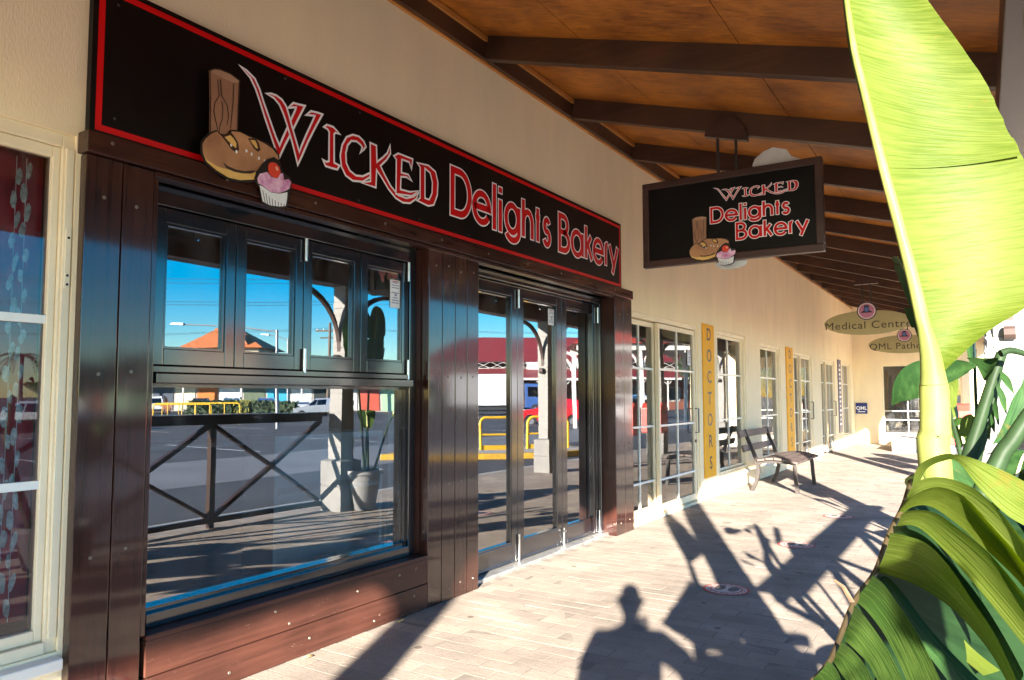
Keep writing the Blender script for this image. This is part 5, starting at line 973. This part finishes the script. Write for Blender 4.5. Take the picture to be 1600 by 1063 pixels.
for k, (x, y) in enumerate(hp):
    t = thing('power_pole', 'tall power pole at the %s end of the high cables' % ('left','right')[k], 'power pole', 'timber power poles', (x, y, Z0), FR); obj('pole', MB().tube([(0,0,0),(0,0,10.2)], [.17,.12], 10), wood, t); obj('crossarm', MB().box(-.06,.06,-1.1,1.1,8.6,8.75), wood, t); obj('crossarm', MB().box(-.06,.06,-.9,.9,7.3,7.42), wood, t)
for z, o_, lab in ((8.8,-.8,'upper high power cable, near strand'),(8.8,.8,'upper high power cable, far strand'),(7.5,-.7,'lower high power cable, near strand'),(7.5,.7,'lower high power cable, far strand')): wire((hp[0][0]-dy*o_, hp[0][1]+dx*o_, z), (hp[1][0]-dy*o_, hp[1][1]+dx*o_, z), .55, lab)
# hotel with maroon roof
mar = mat('maroon_roof_sheet', (.20,.028,.03,1), .5, .1, 2); brickr = mat('red_brick_wall', (.22,.075,.05,1), .8, .15, 3); wtrim = mat('white_timber_trim', (.66,.64,.60,1), .5, .05, 3)
ho = thing('hotel_building', 'long hotel with maroon roofs, white railing and verandah posts', 'building', None, (38.8,79.3,Z0), FR)
obj('wall', MB().box(-17,17,1.0,9,0,5.9), brickr, ho)
obj('roof', MB().hexa([(-18,-1.2,5.7),(18,-1.2,5.7),(18,10,5.7),(-18,10,5.7),(-13,4.2,9.0),(13,4.2,9.0),(13,4.8,9.0),(-13,4.8,9.0)]), mar, ho)
obj('awning_roof', MB().hexa([(-18,-3.6,3.7),(18,-3.6,3.7),(18,-.9,4.75),(-18,-.9,4.75),(-18,-3.6,3.78),(18,-3.6,3.78),(18,-.9,4.9),(-18,-.9,4.9)]), mar, ho)
obj('fascia', MB().box(-18,18,-3.68,-3.61,3.5,3.75), wtrim, ho)
for i in range(13):
    x = -17.4+i*2.9; po = obj('verandah_post', MB().box(x-.08,x+.08,-3.45,-3.3,0,3.6), wtrim, ho)
    for s in (-1, 1): obj('bracket', MB().bar((x+s*.08,-3.38,3.0),(x+s*.62,-3.38,3.5), .05, .08), wtrim, po)
obj('balcony_rail', MB().box(-17.5,17.5,-1.02,-.96,5.62,5.70), wtrim, ho); obj('balcony_rail', MB().box(-17.5,17.5,-1.02,-.96,4.92,4.98), wtrim, ho)
for i in range(12):
    x = -17.4+i*2.9
    for a, b in ((4.98,5.62),(5.62,4.98)): obj('rail_brace', MB().bar((x+.1,-1.0,a),(x+1.45,-1.0,b), .03, .05), wtrim, ho); obj('rail_brace', MB().bar((x+1.45,-1.0,b),(x+2.8,-1.0,a), .03, .05), wtrim, ho)
for i in range(6):
    x = -14+i*5.2; w_ = obj('window', MB().box(x,x+1.6,.93,1.02,1.0,2.7), wtrim, ho); obj('pane', MB().box(x+.1,x+1.5,.91,.95,1.1,2.6), bump_m, w_)
for x in (-3.2, 3.3): obj('white_board', MB().box(x-1.1,x+1.1,-1.12,-1.04,4.75,5.66), white_m, ho)
# covered walkway with red roof
wg = thing('covered_walkway', 'red roofed covered walkway with white posts and curved brackets', 'walkway', None, (9.4,34.6,Z0), FR)
obj('roof', MB().hexa([(-4.5,-2.2,4.05),(4.5,-2.2,4.05),(4.5,2.2,4.05),(-4.5,2.2,4.05),(-2.6,-.1,5.2),(2.6,-.1,5.2),(2.6,.1,5.2),(-2.6,.1,5.2)]), mat('red_roof_tile', (.42,.05,.025,1), .6, .15, 4, .3, 20), wg)
for y in (-1.9, 1.9): obj('beam', MB().box(-4.3,4.3,y-.09,y+.09,3.75,4.04), wtrim, wg)
for x in (-4.1, -1.4, 1.4, 4.1):
    for y in (-1.9, 1.9):
        po = obj('post', MB().box(x-.10,x+.10,y-.10,y+.10,0,3.74), wtrim, wg)
        for s in (-1, 1):
            pts = [(x+s*(.1+.8*(1-math.cos(R(a)))), y, 2.95+.75*math.sin(R(a))) for a in range(0,91,15)]; obj('bracket', MB().tube(pts, .07, 6), wtrim, po)
# house with orange tiled roof
hh = thing('tiled_house', 'house with an orange tiled hip roof beyond the car park', 'house', None, (81.7,64.2,Z0), FR); hh.scale = (1.33,1.33,1.33)
obj('wall', MB().box(-4.2,3.2,-3,3,0,6.0), mat('house_render', (.55,.46,.34,1), .8, .08, 2), hh); tile_m = mat('terracotta_tile', (.55,.17,.055,1), .7, .18, 3, .6, 14)
rf = obj('roof', MB().hexa([(-4.8,-3.6,5.9),(3.8,-3.6,5.9),(3.8,3.6,5.9),(-4.8,3.6,5.9),(-1.4,-.2,8.0),(1.2,-.2,8.0),(1.2,.2,8.0),(-1.4,.2,8.0)]), tile_m, hh); obj('ridge_cap', MB().bar((-1.5,0,8.05),(1.3,0,8.05), .3, .16), tile_m, rf)
obj('dormer_roof', MB().hexa([(-3.2,-3.2,6.2),(-1.9,-3.2,6.2),(-1.9,-1.2,6.2),(-3.2,-1.2,6.2),(-2.6,-3.2,7.3),(-2.5,-3.2,7.3),(-2.5,-1.2,7.3),(-2.6,-1.2,7.3)]), tile_m, rf)
for x in (-3, 0, 2.0): w_ = obj('window', MB().box(x-.6,x+.6,-3.06,-2.99,1.2,2.6), wtrim, hh); obj('pane', MB().box(x-.5,x+.5,-3.09,-3.04,1.3,2.5), bump_m, w_)
# row of distant shops
cols = ['#3f7d55','#9fc7a0','#b5503d','#dfe4e2','#1f2a2c','#e9efef','#2aa0bf','#5a6a55','#f0f0ee','#d8772a','#efe2bd','#3b4a5c']
sr_ = thing('shop_row', 'distant row of small shops with coloured fronts', 'building', None, (63.2,52.2,Z0), FR)
obj('wall', MB().box(-20,20,0,8,0,3.9), mat('shop_row_render', (.45,.42,.38,1), .8), sr_); obj('awning', MB().box(-20,20,-2.2,-.002,3.0,3.25), mat('shop_awning', (.12,.13,.14,1), .6), sr_)
for i in range(16):
    x = -19.6+i*2.45; obj('shop_front', MB().box(x,x+2.2,-.06,-.003,.1,2.9), mat('front_'+cols[i % 12], cols[i % 12], .5), sr_)
for i in range(7): x = -19+i*6.1; obj('awning_post', MB().box(x-.08,x+.08,-2.1,-1.95,0,2.99), wtrim, sr_)
# hedge, trees, palm
def foliage(n, fn, size, seed):
    rr = random.Random(seed); mb = MB()
    for i in range(n):
        c = Vector(fn(rr)); a = Vector((rr.gauss(0,1),rr.gauss(0,1),rr.gauss(0,1))).normalized(); b = a.orthogonal().normalized(); s = size*rr.uniform(.5,1.3)
        mb.add([c-a*s, c+b*s*.5, c+a*s, c-b*s*.5], [(0,1,2,3)])
    return mb
fol = [mat('foliage_dark', (.030,.060,.018,1), .7, .4, 1.5), mat('foliage_mid', (.06,.10,.025,1), .7, .4, 1.5), mat('foliage_yellow', (.22,.22,.03,1), .7, .3, 1.5)]
for (s0, s1, m_, lab) in ((-4.0,-.2,fol[0],'dark clipped hedge across the car park, left part'),(-.1,1.1,fol[2],'yellow green bush in the gap of the clipped hedge'),(1.2,4.6,fol[0],'dark clipped hedge across the car park, right part')):
    t = thing('hedge', lab, 'hedge', 'hedges across the car park', (46.2, 39.3, Z0), FR); t.location = (46.7-dx*(s0+s1)/2, 39.0-dy*(s0+s1)/2, Z0); h = (s1-s0)/2
    obj('foliage', foliage(int(700*h), lambda r_, h=h: (r_.uniform(-h,h), r_.uniform(-.6,.6), r_.uniform(.05,1.25)), .16, int(s0*10)+99), m_, t); obj('stems', MB().box(-h+.1,h-.1,-.45,.45,0,1.1), fol[0], t)
bark = mat('bark', (.12,.09,.07,1), .9, .25, 6)
def tree(label, x, y, h, r_, m_, seed):
    t = thing('tree', label, 'tree', 'trees beyond the car park', (x, y, Z0)); rr = random.Random(seed); tk = MB().tube([(0,0,0),(.1,0,h*.35),(0,.1,h*.6)], [.28,.2,.1], 8)
    blobs = []
    for i in range(9):
        a = rr.uniform(0,6.28); q = Vector((math.cos(a)*r_*rr.uniform(.2,.75), math.sin(a)*r_*rr.uniform(.2,.75), h*rr.uniform(.5,.88))); blobs.append((q, r_*rr.uniform(.3,.5))); tk.tube([(0,0,h*.35),tuple(q*.6+Vector((0,0,h*.14))),tuple(q)], [.12,.07,.03], 6)
    obj('trunk', tk, bark, t)
    def f(r2):
        q, s = r2.choice(blobs); v = Vector((r2.gauss(0,1),r2.gauss(0,1),r2.gauss(0,.8))).normalized()*s*r2.uniform(.6,1.05); return q+v
    obj('crown', foliage(2600, f, .24, seed), m_, t)
tree('leafy tree mirrored low in the left shop window', 58, 33, 5.2, 2.6, fol[1], 1); tree('dark tree beside the tiled house', 74, 46, 6.2, 3.2, fol[0], 2); tree('round tree near the far power pole', 57, 60, 5.0, 2.2, fol[0], 3); tree('bushy tree behind the distant shops', 100, 86, 7.5, 4.2, fol[1], 4); tree('tall tree beyond the red covered walkway', 16, 62, 7.0, 3.5, fol[0], 5); tree('olive tree behind the distant shops, at the left end', 112, 70, 7.0, 4.2, fol[2], 6)
pm = thing('palm_tree', 'palm tree mirrored in the left shop window', 'tree', None, (61.5,29.5,Z0)); obj('trunk', MB().tube([(0,0,0),(.1,0,2.6),(0,0,5.0)], [.2,.16,.15], 10), bark, pm)
for i in range(16):
    a = 6.283*i/16+random.uniform(-.15,.15); el_ = random.uniform(-.1,.9); d = Vector((math.cos(a),math.sin(a),0)); ax = [Vector((0,0,5.0))+d*(2.3*t_)+Vector((0,0,(el_*1.6*t_)-2.4*t_*t_)) for t_ in [j/10 for j in range(11)]]; mb = MB(); sd = d.cross(Vector((0,0,1)))
    for j in range(1, 11):
        for s in (-1, 1): q = ax[j]; mb.add([q, q+sd*s*.5*(1-.06*j)+d*.25+Vector((0,0,-.25)), q+d*.12], [(0,1,2)])
    mb.tube(ax, .02, 4); obj('frond', mb, fol[1], pm)
# red letter boxes on the walkway
lb_m = mat('letterbox_red', (.50,.05,.035,1), .4, .08, 5)
for x, y, lab in ((3.05,15.6,'red letter box on the walkway edge, nearer of two'),(3.05,17.0,'red letter box on the walkway edge, farther of two')):
    t = thing('letter_box', lab, 'letter box', 'red letter boxes', (x, y, 0)); obj('box', MB().poly([[(-.22,.62),(.22,.62),(.22,1.22),(.10,1.34),(-.10,1.34),(-.22,1.22)]], lambda a, b, q: (-.2+q, a, b), .4), lb_m, t, bevel=.02)
    obj('stand', MB().box(-.06,.06,-.06,.06,0,.619), bump_m, t); obj('slot', MB().box(-.206,-.198,-.14,.14,1.10,1.14), bump_m, t)
# fallen dry leaves at the foot of the shopfront
for x, y, a, lab in ((.09,3.92,.4,'dry straw coloured leaf by the base of the shopfront pillar'),(.085,3.10,1.2,'dry leaf scrap at the foot of the window boards')):
    tag(obj('dry_leaf', loft([(x,y-.04,.006),(x+.01,y,.016),(x,y+.04,.006)], [(x+.02,y-.035,.008),(x+.035,y,.012),(x+.018,y+.035,.006)], 8, 3, .1), mat('dry_leaf_straw', (.50,.36,.14,1), .8, .2, 40)), lab, 'leaf')
bpy.context.view_layer.update()
